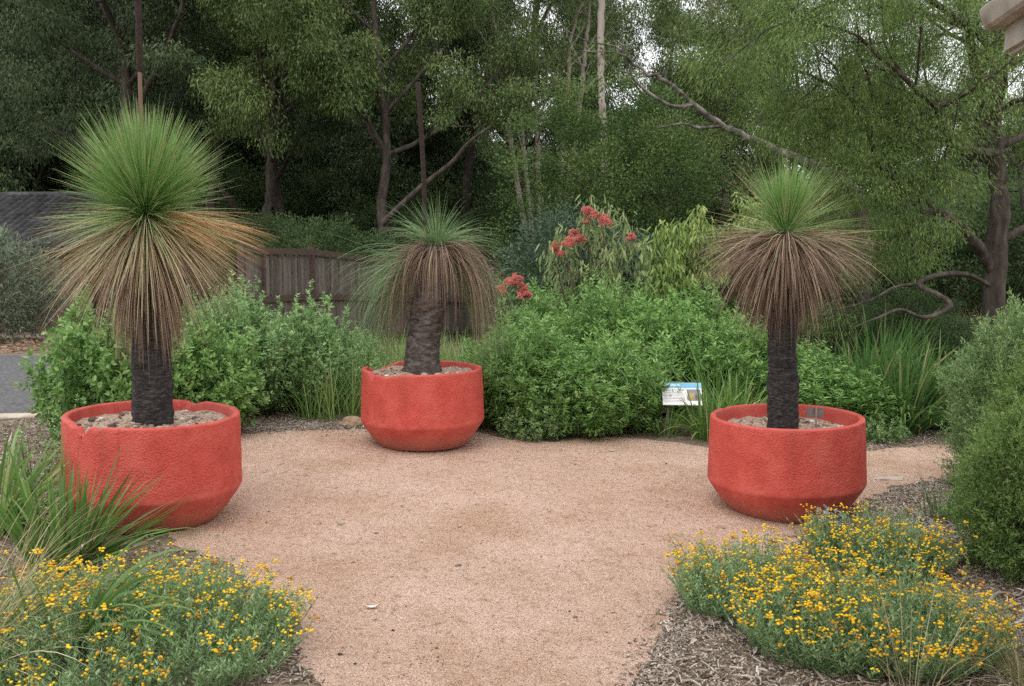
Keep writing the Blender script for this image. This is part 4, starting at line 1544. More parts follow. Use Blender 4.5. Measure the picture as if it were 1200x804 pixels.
def left_shrubs():
    grp = 'bushes behind the cracked planter'
    rng = np.random.default_rng(71)
    gl, gs = leafy_stems(rng, 125, .80, 1.20, .072, .040, node=.040, spread=.6, top_var=.3, start=.06, flat=.42)
    a = shrub('broad_leaf_bush', 'bright green broad-leaved bush beside the asphalt road', 'bush', gp(128, 8.75), gl, gs, M['lf_lush'], grp)
    a.scale = (.86, .9, .98)
    dup(a, gp(226, 9.2), 2.1, (.85, .85, .82), 'bright green broad-leaved bush right behind the cracked planter', grp)
    rng = np.random.default_rng(72)
    gl, gs = leafy_stems(rng, 190, .98, 1.26, .052, .025, node=.030, spread=.6, top_var=.42, start=.06, flat=.42)
    b = shrub('pale_leaf_bush', 'pale speckled fine-leaved bush in front of the fence', 'bush', gp(300, 10.6), gl, gs, M['lf_mint'], grp)
    b.scale = (1.05, 1.05, 1.04)
    dup(b, gp(208, 10.4), 1.4, (.95, .95, 1.1), 'pale speckled bush showing under the straw skirt of the round-crowned grass tree', grp)
    dup(b, gp(398, 11.4), .6, (.62, .62, .66), 'small pale bush filling the gap just left of the broken-rimmed planter', grp)
    dup(b, gp(372, 10.7), 2.7, (.72, .70, .74), 'smaller pale bush at the mulch edge beside the broken-rimmed planter', grp)
    # sparse weed beside the left planter
    rng = np.random.default_rng(73)
    gl, gs = leafy_stems(rng, 22, .36, .50, .030, .013, node=.045, spread=.5, start=.2, flat=.3)
    shrub('spindly_weed', 'thin straggly weed between the asphalt and the cracked planter', 'plant', gp(78, 7.75), gl, gs, M['lf_mint'])
    rng = np.random.default_rng(74)
    gl, gs = leafy_stems(rng, 14, .25, .40, .028, .012, node=.045, spread=.5, start=.2, flat=.3)
    shrub('spindly_weed', 'small straggly weed at the frame edge in front of the asphalt', 'plant', gp(30, 7.2), gl, gs, M['lf_mint'])
    # grey-green bush far left
    rng = np.random.default_rng(75)
    gl, gs = fine_bush(rng, 1.35, 1.2, 1.0, 42000, .085, .016, .24, 2.2, shell=5)
    g = shrub('grey_green_bush', 'big rounded grey-green bush in front of the tiled roof', 'bush', gp(0, 16.3), gl, gs, M['lf_greyolive'], None, 0, 'twig')
    g.location.x -= .35


left_shrubs()


def right_bushes():
    rng = np.random.default_rng(81)
    gl, gs = fine_bush(rng, .46, .46, .62, 84000, .030, .0072, .30, 2.6, shell=7, up=.6)
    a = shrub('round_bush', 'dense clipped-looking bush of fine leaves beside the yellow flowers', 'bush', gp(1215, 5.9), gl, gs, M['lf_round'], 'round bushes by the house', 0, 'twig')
    a.location.x += .05
    a.scale = (1, 1, .93)
    rng = np.random.default_rng(83)
    gl, gs = fine_bush(rng, .55, .52, .80, 80000, .034, .0085, .32, 2.4, shell=7, up=.7)
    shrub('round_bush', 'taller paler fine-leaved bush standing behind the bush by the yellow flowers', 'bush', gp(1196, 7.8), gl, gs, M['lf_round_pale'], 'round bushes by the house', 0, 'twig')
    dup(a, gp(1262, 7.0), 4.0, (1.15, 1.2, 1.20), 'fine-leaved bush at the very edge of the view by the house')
    rng = np.random.default_rng(82)
    gl, gs = leafy_stems(rng, 40, .22, .16, .032, .010, node=.02, spread=.6, start=.1, flat=.5)
    shrub('low_grey_plant', 'low grey-green plant at the foot of the fine-leaved bush', 'plant', G(1135, 612), gl, gs, M['lf_bluegreen'])


right_bushes()


# ------------------------------------------------------------------ strap leaves and grasses
def strap_things():
    grp = 'strap-leaved clumps'
    rng = np.random.default_rng(91)

    def clump(name, label, cat, loc, specs, mat, group=grp, rz=0):
        g = Geo()
        for sp in specs:
            off = np.array(sp.pop('off', (0, 0, 0)), float)
            V, F, T = tuft(rng, **sp)
            g.add(V + off, F, T)
        root = thing(name, label, cat, loc, rz, group)
        g.build('blades', M[mat], root)
        return root
    # foreground left
    clump('strap_leaf_clump', 'stiff green strap-leaved clump leaning in front of the cracked planter', 'strap plant', G(72, 668),
          [dict(n=95, L=.60, Ls=.10, W=.020, el=(58, 90), droop=(.40, .25), r=.16, tint=(.26, .12), tip=(.12, .12)),
           dict(n=46, L=.66, Ls=.10, W=.018, el=(26, 60), droop=(.35, .2), r=.12, tint=(.26, .12), tip=(.12, .12), az=(-.5, .6)),
           dict(n=16, L=.60, Ls=.1, W=.004, el=(40, 80), droop=(.3, .2), r=.12, tint=(.95, .05), tip=(0, .1), az=(-.6, 1.0))], 'strap')
    clump('strap_leaf_clump', 'broad bright strap-leaved clump at the mulch beside the stiff-leaved clump', 'strap plant', G(-8, 625),
          [dict(n=95, L=.60, Ls=.10, W=.026, el=(40, 85), droop=(.9, .4), r=.15, tint=(.5, .13), tip=(.08, .1)),
           dict(n=36, L=.50, Ls=.10, W=.019, el=(35, 70), droop=(1.0, .4), r=.1, tint=(.55, .13), tip=(.08, .1), az=(-.6, .9))], 'strap')
    clump('strap_leaf_clump', 'few long arching strap leaves lying over the yellow flowers', 'strap plant', G(70, 775),
          [dict(n=26, L=.80, Ls=.14, W=.022, el=(48, 72), droop=(2.1, .4), r=.08, tint=(.36, .1), tip=(.1, .1), az=(-.5, .45), segs=10),
           dict(n=10, L=.50, Ls=.10, W=.014, el=(55, 85), droop=(1.2, .4), r=.08, tint=(.36, .1), tip=(.1, .1))], 'strap')
    # dry grasses foreground
    g2 = 'dry grass tussocks'
    clump('dry_grass', 'tall dry tussock with tan seed stalks in the lowest corner by the flowers', 'grass tussock', G(-40, 800) + np.array([-.1, .05, 0]),
          [dict(n=120, L=.80, Ls=.18, W=.0046, el=(35, 78), droop=(1.2, .4), r=.2, tint=(.30, .28), tip=(.2, .15), az=(-.7, 1.0), fold=0, segs=9),
           dict(n=80, L=.55, Ls=.12, W=.004, el=(30, 85), droop=(1.0, .4), r=.18, tint=(.45, .25), tip=(.2, .15), fold=0)], 'straw', g2)
    clump('dry_grass', 'dry grass tussock leaning out of the stiff strap clump', 'grass tussock', G(0, 720),
          [dict(n=36, L=.62, Ls=.15, W=.0040, el=(35, 80), droop=(.8, .4), r=.12, tint=(.55, .22), tip=(.2, .15), az=(-.9, .9), fold=0, segs=9)], 'straw', g2)
    clump('dry_grass', 'fine dry tussock in front of the yellow flowers near the round bush', 'grass tussock', G(1175, 798) + np.array([.1, -.1, 0]),
          [dict(n=110, L=.44, Ls=.12, W=.0034, el=(25, 85), droop=(1.3, .5), r=.14, tint=(.40, .28), tip=(.2, .15), fold=0, segs=9),
           dict(n=90, L=.46, Ls=.1, W=.004, el=(40, 85), droop=(1.0, .4), r=.12, tint=(.08, .08), tip=(.1, .1), fold=0)], 'straw', g2)
    clump('dry_grass', 'tangled tan grass with tall bare stalks before the front flower clump', 'grass tussock', G(1060, 800) + np.array([0, -.08, 0]),
          [dict(n=46, L=.46, Ls=.12, W=.0038, el=(30, 85), droop=(1.7, .6), r=.12, tint=(.75, .15), tip=(.1, .15), fold=0, segs=10),
           dict(n=7, L=.56, Ls=.08, W=.0045, el=(72, 88), droop=(.25, .15), r=.05, tint=(.72, .1), tip=(.1, .1), fold=0)], 'straw', g2)
    clump('green_grass', 'thin dark green grass tuft on the mulch beside the back yellow flowers', 'grass tuft', G(1098, 612),
          [dict(n=34, L=.42, Ls=.10, W=.006, el=(50, 88), droop=(.7, .3), r=.08, tint=(.25, .15), tip=(.1, .1)),
           dict(n=10, L=.46, Ls=.10, W=.004, el=(30, 75), droop=(.6, .3), r=.08, tint=(.95, .05), tip=(.0, .1), fold=0)], 'strap_dark', None)
    # by the sign
    for k, (px, py, n, L, lab) in enumerate([
            (776, 510, 26, .27, 'small pale strap clump in front of the information sign'),
            (752, 503, 26, .30, 'sparse strap clump at the bush edge before the sign'),
            (832, 514, 90, .42, 'full green strap clump beside the information sign'),
            (862, 512, 80, .48, 'arching strap clump touching the intact round planter'),
            (840, 500, 80, .56, 'tall strap clump behind the other clumps by the sign'),
            (905, 500, 60, .50, 'strap clump hidden behind the rim of the intact round planter')]):
        clump('strap_leaf_clump', lab, 'strap plant', G(px, py),
              [dict(n=int(n * 1.6), L=L * 1.3, Ls=L * .25, W=.020, el=(42, 88), droop=(1.1, .4), r=.16, tint=(.45, .12), tip=(.10, .12))], 'strap')
    # dark strap clumps beyond
    for px, Y, n, L, lab in ((1018, 10.9, 240, 1.0, 'dark green strap clump behind the low lush bush'),
                             (1062, 10.4, 300, .95, 'dark green strap clump at the corner where the path leaves'),
                             (1104, 10.7, 240, .95, 'dark green strap clump half behind the round bush'),
                             (1040, 12.3, 220, 1.15, 'taller dark strap clump in front of the pale grass slope')):
        clump('strap_leaf_clump', lab, 'strap plant', gp(px, Y),
              [dict(n=n, L=L, Ls=L * .16, W=.026, el=(38, 88), droop=(1.0, .4), r=.20, tint=(.45, .2), tip=(.1, .12))], 'strap_dark')
    # long grass behind the middle planter and on the slope at the right: uncountable
    g = Geo()
    n = 5200
    x = rng.uniform(-2.3, .1, n)
    y = rng.uniform(9.8, 13.6, n)
    P = np.stack([x, y, gz(x, y)], 1)
    a = rng.uniform(0, 2 * PI, n)
    V, F, T = blades(rng, P, sph(a, np.radians(rng.uniform(55, 88, n))), rng.uniform(.35, .80, n), .008, rng.uniform(.3, 1.2, n), 5, np.clip(rng.normal(.45, .22, n), 0, 1), .7, .1, .5, 0, .15)
    g.add(V, F, T)
    tag(g.build('long_grass', M['strap']), kind='stuff')
    g = Geo()
    n = 5000
    x = rng.uniform(3.4, 11, n)
    y = rng.uniform(12.2, 24, n)
    P = np.stack([x, y, gz(x, y)], 1)
    a = rng.uniform(0, 2 * PI, n)
    V, F, T = blades(rng, P, sph(a, np.radians(rng.uniform(50, 88, n))), rng.uniform(.5, 1.25, n), .014, rng.uniform(.3, 1.4, n), 5, np.clip(rng.beta(1.1, 3.4, n), 0, 1), .7, .1, .5, 0, .15)
    g.add(V, F, T)
    tag(g.build('tall_dry_grass', M['straw']), kind='stuff')


strap_things()


# ------------------------------------------------------------------ yellow flower clumps
def daisies():
    grp = 'yellow flower clumps'

    def clump(label, loc, rx, ry, h, n, seed, rz=0):
        rng = np.random.default_rng(seed)
        root = thing('yellow_flower_clump', label, 'flower clump', loc, rz, grp)
        a = rng.uniform(0, 2 * PI, n)
        u = np.sqrt(rng.random(n))
        # uneven outline
        edge = np.array([1 + .22 * noise.noise((math.cos(t) * 1.6 + seed, math.sin(t) * 1.6, 0)) for t in a])
        bx, by = np.cos(a) * u * rx * edge, np.sin(a) * u * ry * edge
        lump = np.array([noise.noise((x * 5 + seed, y * 5, 4)) for x, y in zip(bx, by)])
        hh = h * (1 - .45 * u ** 3) * (1 + .35 * lump) * rng.uniform(.60, 1.22, n)
        lean = np.stack([np.cos(a) * u * .55, np.sin(a) * u * .55, np.ones(n)], 1) + np.stack([rng.normal(0, .22, n), rng.normal(0, .22, n), np.zeros(n)], 1)
        D = nrm(lean)
        dz = gz(loc[0] + bx, loc[1] + by) - gz(loc[0], loc[1])
        P0 = np.stack([bx, by, dz], 1)
        tip = P0 + D * (hh / D[:, 2])[:, None] + np.stack([np.zeros(n), np.zeros(n), .01 * rng.normal(0, 1, n)], 1)
        gs, gl, gf = Geo(), Geo(), Geo()
        # stems as slim ribbons
        V, F, T = blades(rng, P0, D, hh / D[:, 2], .0030, .05, 3, np.clip(rng.normal(.45, .15, n), 0, 1), 1, .8, 1.0)
        gs.add(V, F, T)
        m = 22
        t = np.tile(np.linspace(.12, .93, m), n) + rng.normal(0, .02, n * m)
        i = np.repeat(np.arange(n), m)
        P = P0[i] + (tip - P0)[i] * t[:, None]
        ang = rng.uniform(0, 2 * PI, n * m)
        dl = np.stack([np.cos(ang), np.sin(ang), rng.uniform(.25, 1.3, n * m)], 1)
        V, F, k = leaves(rng, P, dl, rng.uniform(.024, .052, n * m) * (1.15 - .45 * t), rng.uniform(.0055, .0095, n * m), kind='q')
        gl.add(V, F, np.repeat(np.clip(.42 + rng.normal(0, .17, n * m) + .1 * (t - .5), 0, 1), k))
        # button heads, in small sprays at the tips
        patch = np.array([noise.noise((x * 4 + seed * 3, y * 4, 9)) for x, y in zip(bx, by)])
        fl = rng.random(n) < .42 + 1.35 * patch
        age = rng.random(n)
        pos, rr, tt = [], [], []
        for q in np.where(fl)[0]:
            c = rng.integers(1, 7)
            for _ in range(c):
                off = rng.normal(0, .012, 3)
                off[2] = abs(off[2]) + .004
                pos.append(tip[q] + off)
                rr.append(rng.uniform(.0052, .0080))
                tt.append(np.clip((.15 if age[q] < .14 else .5 if age[q] < .4 else .9) + rng.normal(0, .12), 0, 1))
        pos = np.array(pos)
        V, F, k = balls(pos, rr, .72, BALL1, rng, .06)
        gf.add(V, F, np.repeat(tt, k), smooth=True)
        gl.merged(gs)
        gl.build('foliage', M['lf_daisy'], root)
        tag(gf.build('flower_heads', M['yellow'], root), kind='stuff')
        return root
    clump('wide yellow-flowered clump below the stiff strap leaves and cracked planter', G(130, 765), .81, .62, .31, 1450, 101)
    clump('yellow-flowered clump nearest the gravel below the intact round planter', G(880, 712), .36, .34, .33, 600, 102)
    clump('broad yellow-flowered clump in front of the other two by the round bush', G(1015, 762), .58, .42, .34, 1200, 103)
    clump('yellow-flowered clump at the foot of the intact round planter', G(1032, 665), .40, .34, .32, 600, 104)
    # silver plant between the clumps
    rng = np.random.default_rng(105)
    gl, gs = leafy_stems(rng, 24, .11, .24, .030, .018, node=.018, spread=.5, start=.1, flat=.3)
    shrub('silver_plant', 'small silvery plant with rounded leaves against the planter and yellow flowers', 'plant', G(976, 646), gl, gs, M['lf_silver'])
    # yellow pea spikes on the mulch
    rng = np.random.default_rng(106)
    for px, py, lab in ((1176, 668, 'thin stem with tiny yellow-green flowers near the round bush'), (1130, 690, 'thin stem with yellow-green buds rising out of the front flower clump')):
        p = G(px, py)
        root = thing('flower_stem', lab, 'plant', p)
        pts = spline([(0, 0, -.01), (.01, 0, .12), (.0, .01, .25)], 10)
        Geo().add(*tube(pts, np.linspace(.003, .0015, 10), 5), smooth=True).build('stem', M['stem'], root)
        q = pts[4:] + rng.normal(0, .008, (6, 3))
        V, F, k = leaves(rng, np.repeat(pts[3:], 6, 0), rng.normal(0, 1, (42, 3)) + [0, 0, .6], .02, .009)
        Geo().add(V, F, .95).build('buds', M['lf_yellowgreen'], root)


daisies()


# ------------------------------------------------------------------ trees: generators
def rot_about(v, k, a):
    k = k / np.linalg.norm(k)
    return v * math.cos(a) + np.cross(k, v) * math.sin(a) + k * np.dot(k, v) * (1 - math.cos(a))


class Skel:
    def __init__(self, rng):
        self.rng = rng
        self.br = []          # (points, radii)
        self.tt = (.45, .75, 1.0)
        self.tips = []        # points that carry foliage (position, direction)

    def grow(self, p, d, L, r, lev, top, kids=(5, 4, 3), wob=.16, upw=.10, ang=(35, 65), ratio=.62, start=.35, taper=.45):
        rng = self.rng
        n = max(5, int(6 + 2 * (lev == 0)))
        pts = [np.array(p, float)]
        d = np.array(d, float) / np.linalg.norm(d)
        dirs = [d]
        for _ in range(n):
            d = d + rng.normal(0, wob, 3) + np.array([0, 0, upw])
            d = d / np.linalg.norm(d)
            pts.append(pts[-1] + d * L / n)
            dirs.append(d)
        rad = r * (1 - (1 - taper) * np.linspace(0, 1, n + 1))
        self.br.append((np.array(pts), rad))
        self.kids(pts, dirs, rad, L, lev, top, kids, wob, upw, ang, ratio, start)

    def kids(self, pts, dirs, rad, L, lev, top, kids, wob=.16, upw=.10, ang=(35, 65), ratio=.62, start=.35):
        rng = self.rng
        n = len(pts) - 1
        if lev >= top:
            for t in self.tt:
                i = min(n, int(t * n))
                self.tips.append((pts[i], dirs[i]))
            return
        k = kids[min(lev, len(kids) - 1)]
        a0 = rng.uniform(0, 2 * PI)
        for q in range(k):
            t = start + (1 - start) * (q + rng.uniform(.1, .9)) / k
            i = min(n, int(round(t * n)))
            ax = np.cross(dirs[i], [0.2, .1, 1.0] if abs(dirs[i][2]) < .9 else [1.0, .2, 0])
            dd = rot_about(dirs[i], ax, math.radians(rng.uniform(*ang)))
            dd = rot_about(dd, dirs[i], a0 + q * 2.4 + rng.normal(0, .4))
            self.grow(pts[i], dd, L * ratio * rng.uniform(.75, 1.15) * (1.15 - .4 * t), rad[i] * rng.uniform(.45, .68), lev + 1, top, kids, wob * 1.1, upw, ang, ratio, .3)
        self.grow(pts[-1], dirs[-1], L * ratio * .8, rad[-1] * .95, lev + 1, top, kids, wob, upw, ang, ratio, .3)

    def wood(self, sides=(12, 8, 6, 5), minr=.004):
        g = Geo()
        for P, R in self.br:
            r0 = R[0]
            s = 12 if r0 > .12 else 8 if r0 > .05 else 5 if r0 > .02 else 4
            if r0 > .035:
                m = max(len(P), int(np.linalg.norm(np.diff(P, axis=0), axis=1).sum() / .16))
                P2 = spline(P, m) + self.rng.normal(0, .10, (m, 3)) * r0
                g.add(*tube(P2, np.interp(np.linspace(0, 1, m), np.linspace(0, 1, len(R)), R), s, .22, self.rng.uniform(0, 99)), smooth=True)
            else:
                g.add(*tube(P, np.maximum(R, minr), s), smooth=True)
        return g


def clump_leaves(rng, tips, per, R, L, W, hang=.9, squash=.7, tvar=.16, kind='q', keep=1.0, spray=0.0):
    """leaves spread round each twig end"""
    T = np.array([t[0] for t in tips])
    Dr = np.array([t[1] for t in tips])
    if keep < 1:
        k = rng.random(len(T)) < keep
        T, Dr = T[k], Dr[k]
    m = len(T)
    shade = rng.normal(0, .10, m)
    i = np.repeat(np.arange(m), per)
    n = len(i)
    rr = R * rng.uniform(.65, 1.3, m)[i]
    v = nrm(rng.normal(0, 1, (n, 3))) * (rng.random(n) ** .55)[:, None]
    P = T[i] + v * rr[:, None] * np.array([1, 1, squash])
    D = nrm(v) * .55 + Dr[i] * spray + rng.normal(0, .45, (n, 3)) + np.array([0, 0, -hang])
    V, F, k = leaves(rng, P, D, L * rng.uniform(.6, 1.3, n), W * rng.uniform(.7, 1.25, n), kind=kind)
    t = np.clip(.45 + shade[i] + .14 * v[:, 2] + rng.normal(0, tvar, n), 0, 1)  # paler towards the clump top: light from above put into the tint
    return Geo().add(V, F, np.repeat(t, k))


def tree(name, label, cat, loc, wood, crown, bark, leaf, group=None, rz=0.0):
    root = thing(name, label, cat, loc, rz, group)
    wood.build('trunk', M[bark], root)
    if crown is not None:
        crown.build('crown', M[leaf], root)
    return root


# the kinds of tree of the forest edge
def euc(seed, H=13.0, r=.20, per=150, tt=(.35, 1.0), R=.58, zmin=0.0, first=.28, lean=(0, 0), L=.115, W=.030, kids=(8, 4, 3), spread=(40, 72)):
    rng = np.random.default_rng(seed)
    s = Skel(rng)
    s.tt = tt
    s.grow((0, 0, -.4), (lean[0], lean[1], 1), H * .62, r, 0, 3, kids, .07, .06, spread, .50, first, .5)
    s.tips = [t for t in s.tips if t[0][2] > zmin]
    return s.wood(), clump_leaves(rng, s.tips, per, R, L, W)


def dense(seed, H=6.5, Rx=3.0, n=62000, L=.11, W=.045):
    """bushy tree: many overlapping leafy clumps on a short trunk, foliage nearly to the ground"""
    rng = np.random.default_rng(seed)
    s = Skel(rng)
    s.grow((0, 0, -.3), (0, 0, 1), H * .55, .16, 0, 3, (9, 5, 4), .10, .06, (35, 80), .60, .12, .5)
    g = s.wood()
    tips = []
    m = 230
    for k in range(m):
        v = nrm(rng.normal(0, 1, 3))
        q = rng.random() ** .35
        lm = 1 + .22 * noise.noise(Vector(v * 1.7) + Vector((seed, 0, 0)))
        p = v * q * lm * np.array([Rx, Rx * .9, H * .50]) + np.array([0, 0, H * .50])
        if p[2] < .25:
            p[2] = rng.uniform(.25, 1.2)
        tips.append((p, v))
    return g, clump_leaves(rng, tips, n // m, .46 * (H / 6) ** .5, L, W, hang=.0, squash=.8, tvar=.15, spray=.4)


def background():
    g_dark = 'dark eucalypts beyond the fence'
    W1, C1 = euc(201, 15.0, .22, 300, (.35, 1.0), .60, first=.52, zmin=5.0)
    W2, C2 = euc(202, 16.5, .19, 300, (.35, 1.0), .64, first=.56, zmin=5.2)
    W3, C3 = euc(203, 13.0, .16, 260, (.35, 1.0), .52, first=.56, zmin=4.6, lean=(-.03, 0))
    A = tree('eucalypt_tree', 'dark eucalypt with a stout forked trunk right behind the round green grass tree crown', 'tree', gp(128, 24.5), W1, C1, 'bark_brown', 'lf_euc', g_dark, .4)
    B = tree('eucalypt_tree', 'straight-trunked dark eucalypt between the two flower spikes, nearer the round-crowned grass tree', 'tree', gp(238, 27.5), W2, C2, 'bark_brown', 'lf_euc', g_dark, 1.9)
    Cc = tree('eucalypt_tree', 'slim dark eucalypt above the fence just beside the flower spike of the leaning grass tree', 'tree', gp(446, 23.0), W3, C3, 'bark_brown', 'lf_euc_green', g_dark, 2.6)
    # its long low limb and upper fork, as the photograph shows them
    o = np.array(Cc.location)
    rng = np.random.default_rng(210)
    for name_, pts, r0, r1 in (('limb', [at(448, 262, 22.9), at(490, 222, 22.6), at(530, 190, 22.4), at(548, 168, 22.3), at(577, 147, 22.3)], .085, .03),):
        P = spline(np.array(pts) - o, 16)
        c, s_ = math.cos(-2.6), math.sin(-2.6)
        P = P @ np.array([[c, s_, 0], [-s_, c, 0], [0, 0, 1]])
        Geo().add(*tube(P, np.linspace(r0, r1, 16), 7), smooth=True).build('limb', M['bark_dark'], Cc)
    for src, px, Y, rz, s, lab in ((B, 34, 37, .8, 1.2, 'dark eucalypt rising behind the tiled roof, at the frame edge'),
                                   (A, 345, 31, 3.0, 1.05, 'dark eucalypt behind the fence, midway between the two flower spikes'),
                                   (B, 545, 33, 2.2, 1.1, 'tall eucalypt far behind the leaning grass tree, past its low limbed neighbour'),
                                   (A, 192, 36, 5.0, 1.15, 'far eucalypt seen behind the long flower spike'),
                                   (Cc, 300, 25.5, 1.0, 1.0, 'leaning eucalypt whose grey-green sprays hang over the fence end'),
                                   (B, -75, 39, 3.3, 1.25, 'eucalypt just outside the frame beside the tiled roof'),
                                   (A, 610, 34, 4.2, 1.1, 'eucalypt behind the pale many-stemmed gum')):
        dup(src, gp(px, Y), rz, s, lab)
    # pale gums
    rng = np.random.default_rng(221)
    s = Skel(rng)
    top = at(706, -190, 23.0)
    b = gp(712, 23.0)
    P = spline([(0, 0, -.4), at(708, 180, 23) - b, at(704, 60, 23) - b, top - b], 14)
    R = np.linspace(.100, .075, 14)
    s.br.append((P, R))
    dirs = list(nrm(np.gradient(P, axis=0)))
    s.kids(list(P), dirs, R, 6.0, 0, 3, (7, 4, 3), .12, .08, (30, 60), .55, .74)
    Wp, Cp = s.wood(), clump_leaves(rng, s.tips, 130, .58, .12, .028)
    D = tree('pale_gum', 'pale straight gum trunk rising above the dense rounded tree', 'gum tree', b, Wp, Cp, 'bark_pale', 'lf_euc_green', 'pale-barked gums')
    dup(D, gp(676, 34), 2.0, (.8, .8, 1.0), 'thinner pale gum trunk just beside the straight pale gum')
    dup(D, gp(822, 38), 4.0, 1.1, 'tall pale gum far behind the leaning bleached limb')
    rng = np.random.default_rng(222)
    s = Skel(rng)
    b = gp(640, 27)
    for px, py, Yt in ((628, 100, 27), (668, 60, 26.5), (610, 130, 27.2), (585, 60, 27.5), (690, 20, 26.5)):
        e = at(px, py, Yt) - b
        P = spline([(rng.normal(0, .1), 0, -.3), e * [.55, .5, .45] + [0, 0, .3], e * [.85, .8, .8], e], 12)
        R = np.linspace(.10, .045, 12)
        s.br.append((P, R))
        s.kids(list(P), list(nrm(np.gradient(P, axis=0))), R, 4.2, 1, 3, (4, 4, 3), .14, .08, (30, 65), .6, .55)
    tree('pale_gum', 'pale gum of many slanting thin stems behind the dense rounded tree', 'gum tree', b, s.wood(), clump_leaves(rng, s.tips, 80, .50, .12, .028), 'bark_pale', 'lf_euc_green', 'pale-barked gums')
    # leaning bleached limb of a gum whose stem stands behind the feathery tree
    rng = np.random.default_rng(223)
    s = Skel(rng)
    b = gp(1012, 19.5)
    Ps = [(0, 0, -.3), (.0, 0, 1.6), at(1006, 235, 19.4) - b, at(975, 205, 19.3) - b, at(926, 183, 19.0) - b, at(880, 163, 18.8) - b, at(845, 146, 18.6) - b, at(812, 122, 18.4) - b, at(785, 98, 18.2) - b, at(752, 82, 18.0) - b, at(722, 55, 17.9) - b]
    P = spline(Ps, 34)
    R = np.interp(np.linspace(0, 1, 34), [0, .3, .42, 1], [.15, .12, .095, .022])
    cut = 12
    Pl = spline(P[cut:], 70)
    Pl = Pl + np.array([[noise.noise((i * .35, q, 5.0)) * .05 for q in (0, 7, 13)] for i in range(70)])
    lim_g = Geo().add(*tube(Pl, np.interp(np.linspace(0, 1, 70), np.linspace(0, 1, len(R) - cut), R[cut:]) * .85, 10, .3, 3.0), smooth=True)
    s.br.append((P[:cut + 1], R[:cut + 1]))
    dirs = nrm(np.gradient(P, axis=0))
    P2 = spline([at(846, 147, 18.6) - b, at(820, 150, 18.5) - b, at(800, 145, 18.4) - b, at(770, 150, 18.2) - b], 10)
    lim_g.add(*tube(P2, np.linspace(.04, .012, 10), 7), smooth=True)
    P3 = spline([at(812, 122, 18.4) - b, at(790, 125, 18.3) - b, at(765, 112, 18.1) - b, at(740, 88, 18.0) - b, at(728, 40, 17.8) - b], 12)
    lim_g.add(*tube(P3, np.linspace(.045, .012, 12), 7), smooth=True)
    s2 = Skel(rng)
    s2.kids(list(P[24:]), list(dirs[24:]), R[24:], 2.2, 2, 3, (3, 3), .2, .12, (35, 70), .6, .2)
    lim_g.merged(s2.wood())
    s.tips = s2.tips
    lt = tree('pale_gum', 'gum with one thick bleached limb leaning out above the intact round planter', 'gum tree', b, s.wood(), clump_leaves(rng, s.tips, 26, .34, .13, .026), 'bark_dark', 'lf_euc_green', 'pale-barked gums')
    lim_g.build('limb', M['bark_grey'], lt)
    # dense rounded tree in the middle
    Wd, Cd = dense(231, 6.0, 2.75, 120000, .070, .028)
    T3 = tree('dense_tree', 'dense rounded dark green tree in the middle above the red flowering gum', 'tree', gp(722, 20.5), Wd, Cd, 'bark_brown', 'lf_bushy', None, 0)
    T3.scale = (1.0, 1.0, .98)
    Wu, Cu = dense(232, 3.0, 1.7, 40000, .075, .030)
    grp = 'understorey bushes'
    U = tree('understorey_bush', 'green bush standing just behind the fence beside the slim eucalypt', 'bush', gp(382, 20.8), Wu, Cu, 'twig', 'lf_under', grp, 0)
    U.scale = (.9, .9, .92)
    for px, Y, rz, sc, lab in ((318, 24, 1.2, 1.05, 'dark bush behind the fence end by the straw skirt'),
                               (560, 25.5, 2.0, .95, 'dark bush behind the gap in the fence beside the leaning grass tree'),
                               (500, 28, .7, 1.2, 'bush in the dark gap behind the leaning grass tree crown'),
                               (40, 34, .3, 1.5, 'bush showing over the ridge of the tiled roof'),
                               (250, 30, 3.6, 1.3, 'bush behind the tiled roof near the straight-trunked eucalypt'),
                               (440, 31, 4.4, 1.3, 'bush in the gloom behind the slim eucalypt'),
                               (850, 17.0, 5.0, .80, 'bush behind the yellow-green shrub toward the umbrella-skirted grass tree'),
                               (600, 30, 2.7, 1.4, 'bush at the foot of the many-stemmed pale gum'),
                               (905, 20, 1.8, 1.1, 'bush behind the black trunk of the umbrella-skirted grass tree'),
                               (1010, 24, 3.1, 1.2, 'bush at the end of the pale grass slope'),
                               (1100, 22, .2, 1.2, 'bush behind the bent low branch'),
                               (1225, 19, 4.8, 1.3, 'bush behind the feathery tree at the frame edge'),
                               (95, 37, 2.9, 1.9, 'tall dark bush far behind the tiled roof, beneath the forked eucalypt'),
                               (170, 32.5, 5.5, 1.7, 'tall dark bush behind the crown of the round green grass tree'),
                               (285, 33, .9, 1.75, 'tall dark bush in the gloom between the straight-trunked and leaning eucalypts'),
                               (372, 34, 3.9, 1.7, 'tall dark bush well behind the fence and its green bush'),
                               (478, 34, 1.6, 1.75, 'tall dark bush in the gloom under the long low limb'),
                               (560, 36, 5.0, 1.8, 'tall dark bush far behind the flower spike of the leaning grass tree'),
                               (985, 13.2, 2.4, .42, 'low dark bush beyond the black trunk, left of the dark strap clumps'),
                               (1062, 14.2, 5.6, .48, 'low dark bush just behind the dark strap clumps'),
                               (1120, 12.4, 1.1, .40, 'low bush between the dark strap clumps and the taller fine-leaved bush')):
        dup(U, gp(px, Y), rz, sc, lab)
    # blue-green shrub behind the bed
    Wb, Cb = dense(233, 2.6, 1.15, 26000, .075, .024)
    Bg = tree('blue_green_bush', 'blue-green fine-leaved bush behind the red flowering gum', 'bush', gp(668, 16.2), Wb, Cb, 'twig', 'lf_bluegreen', None, 0)
    dup(Bg, gp(748, 15.5), 1.9, (.8, .8, .86), 'smaller blue-green bush between the flowering gum and the yellow-green shrub')
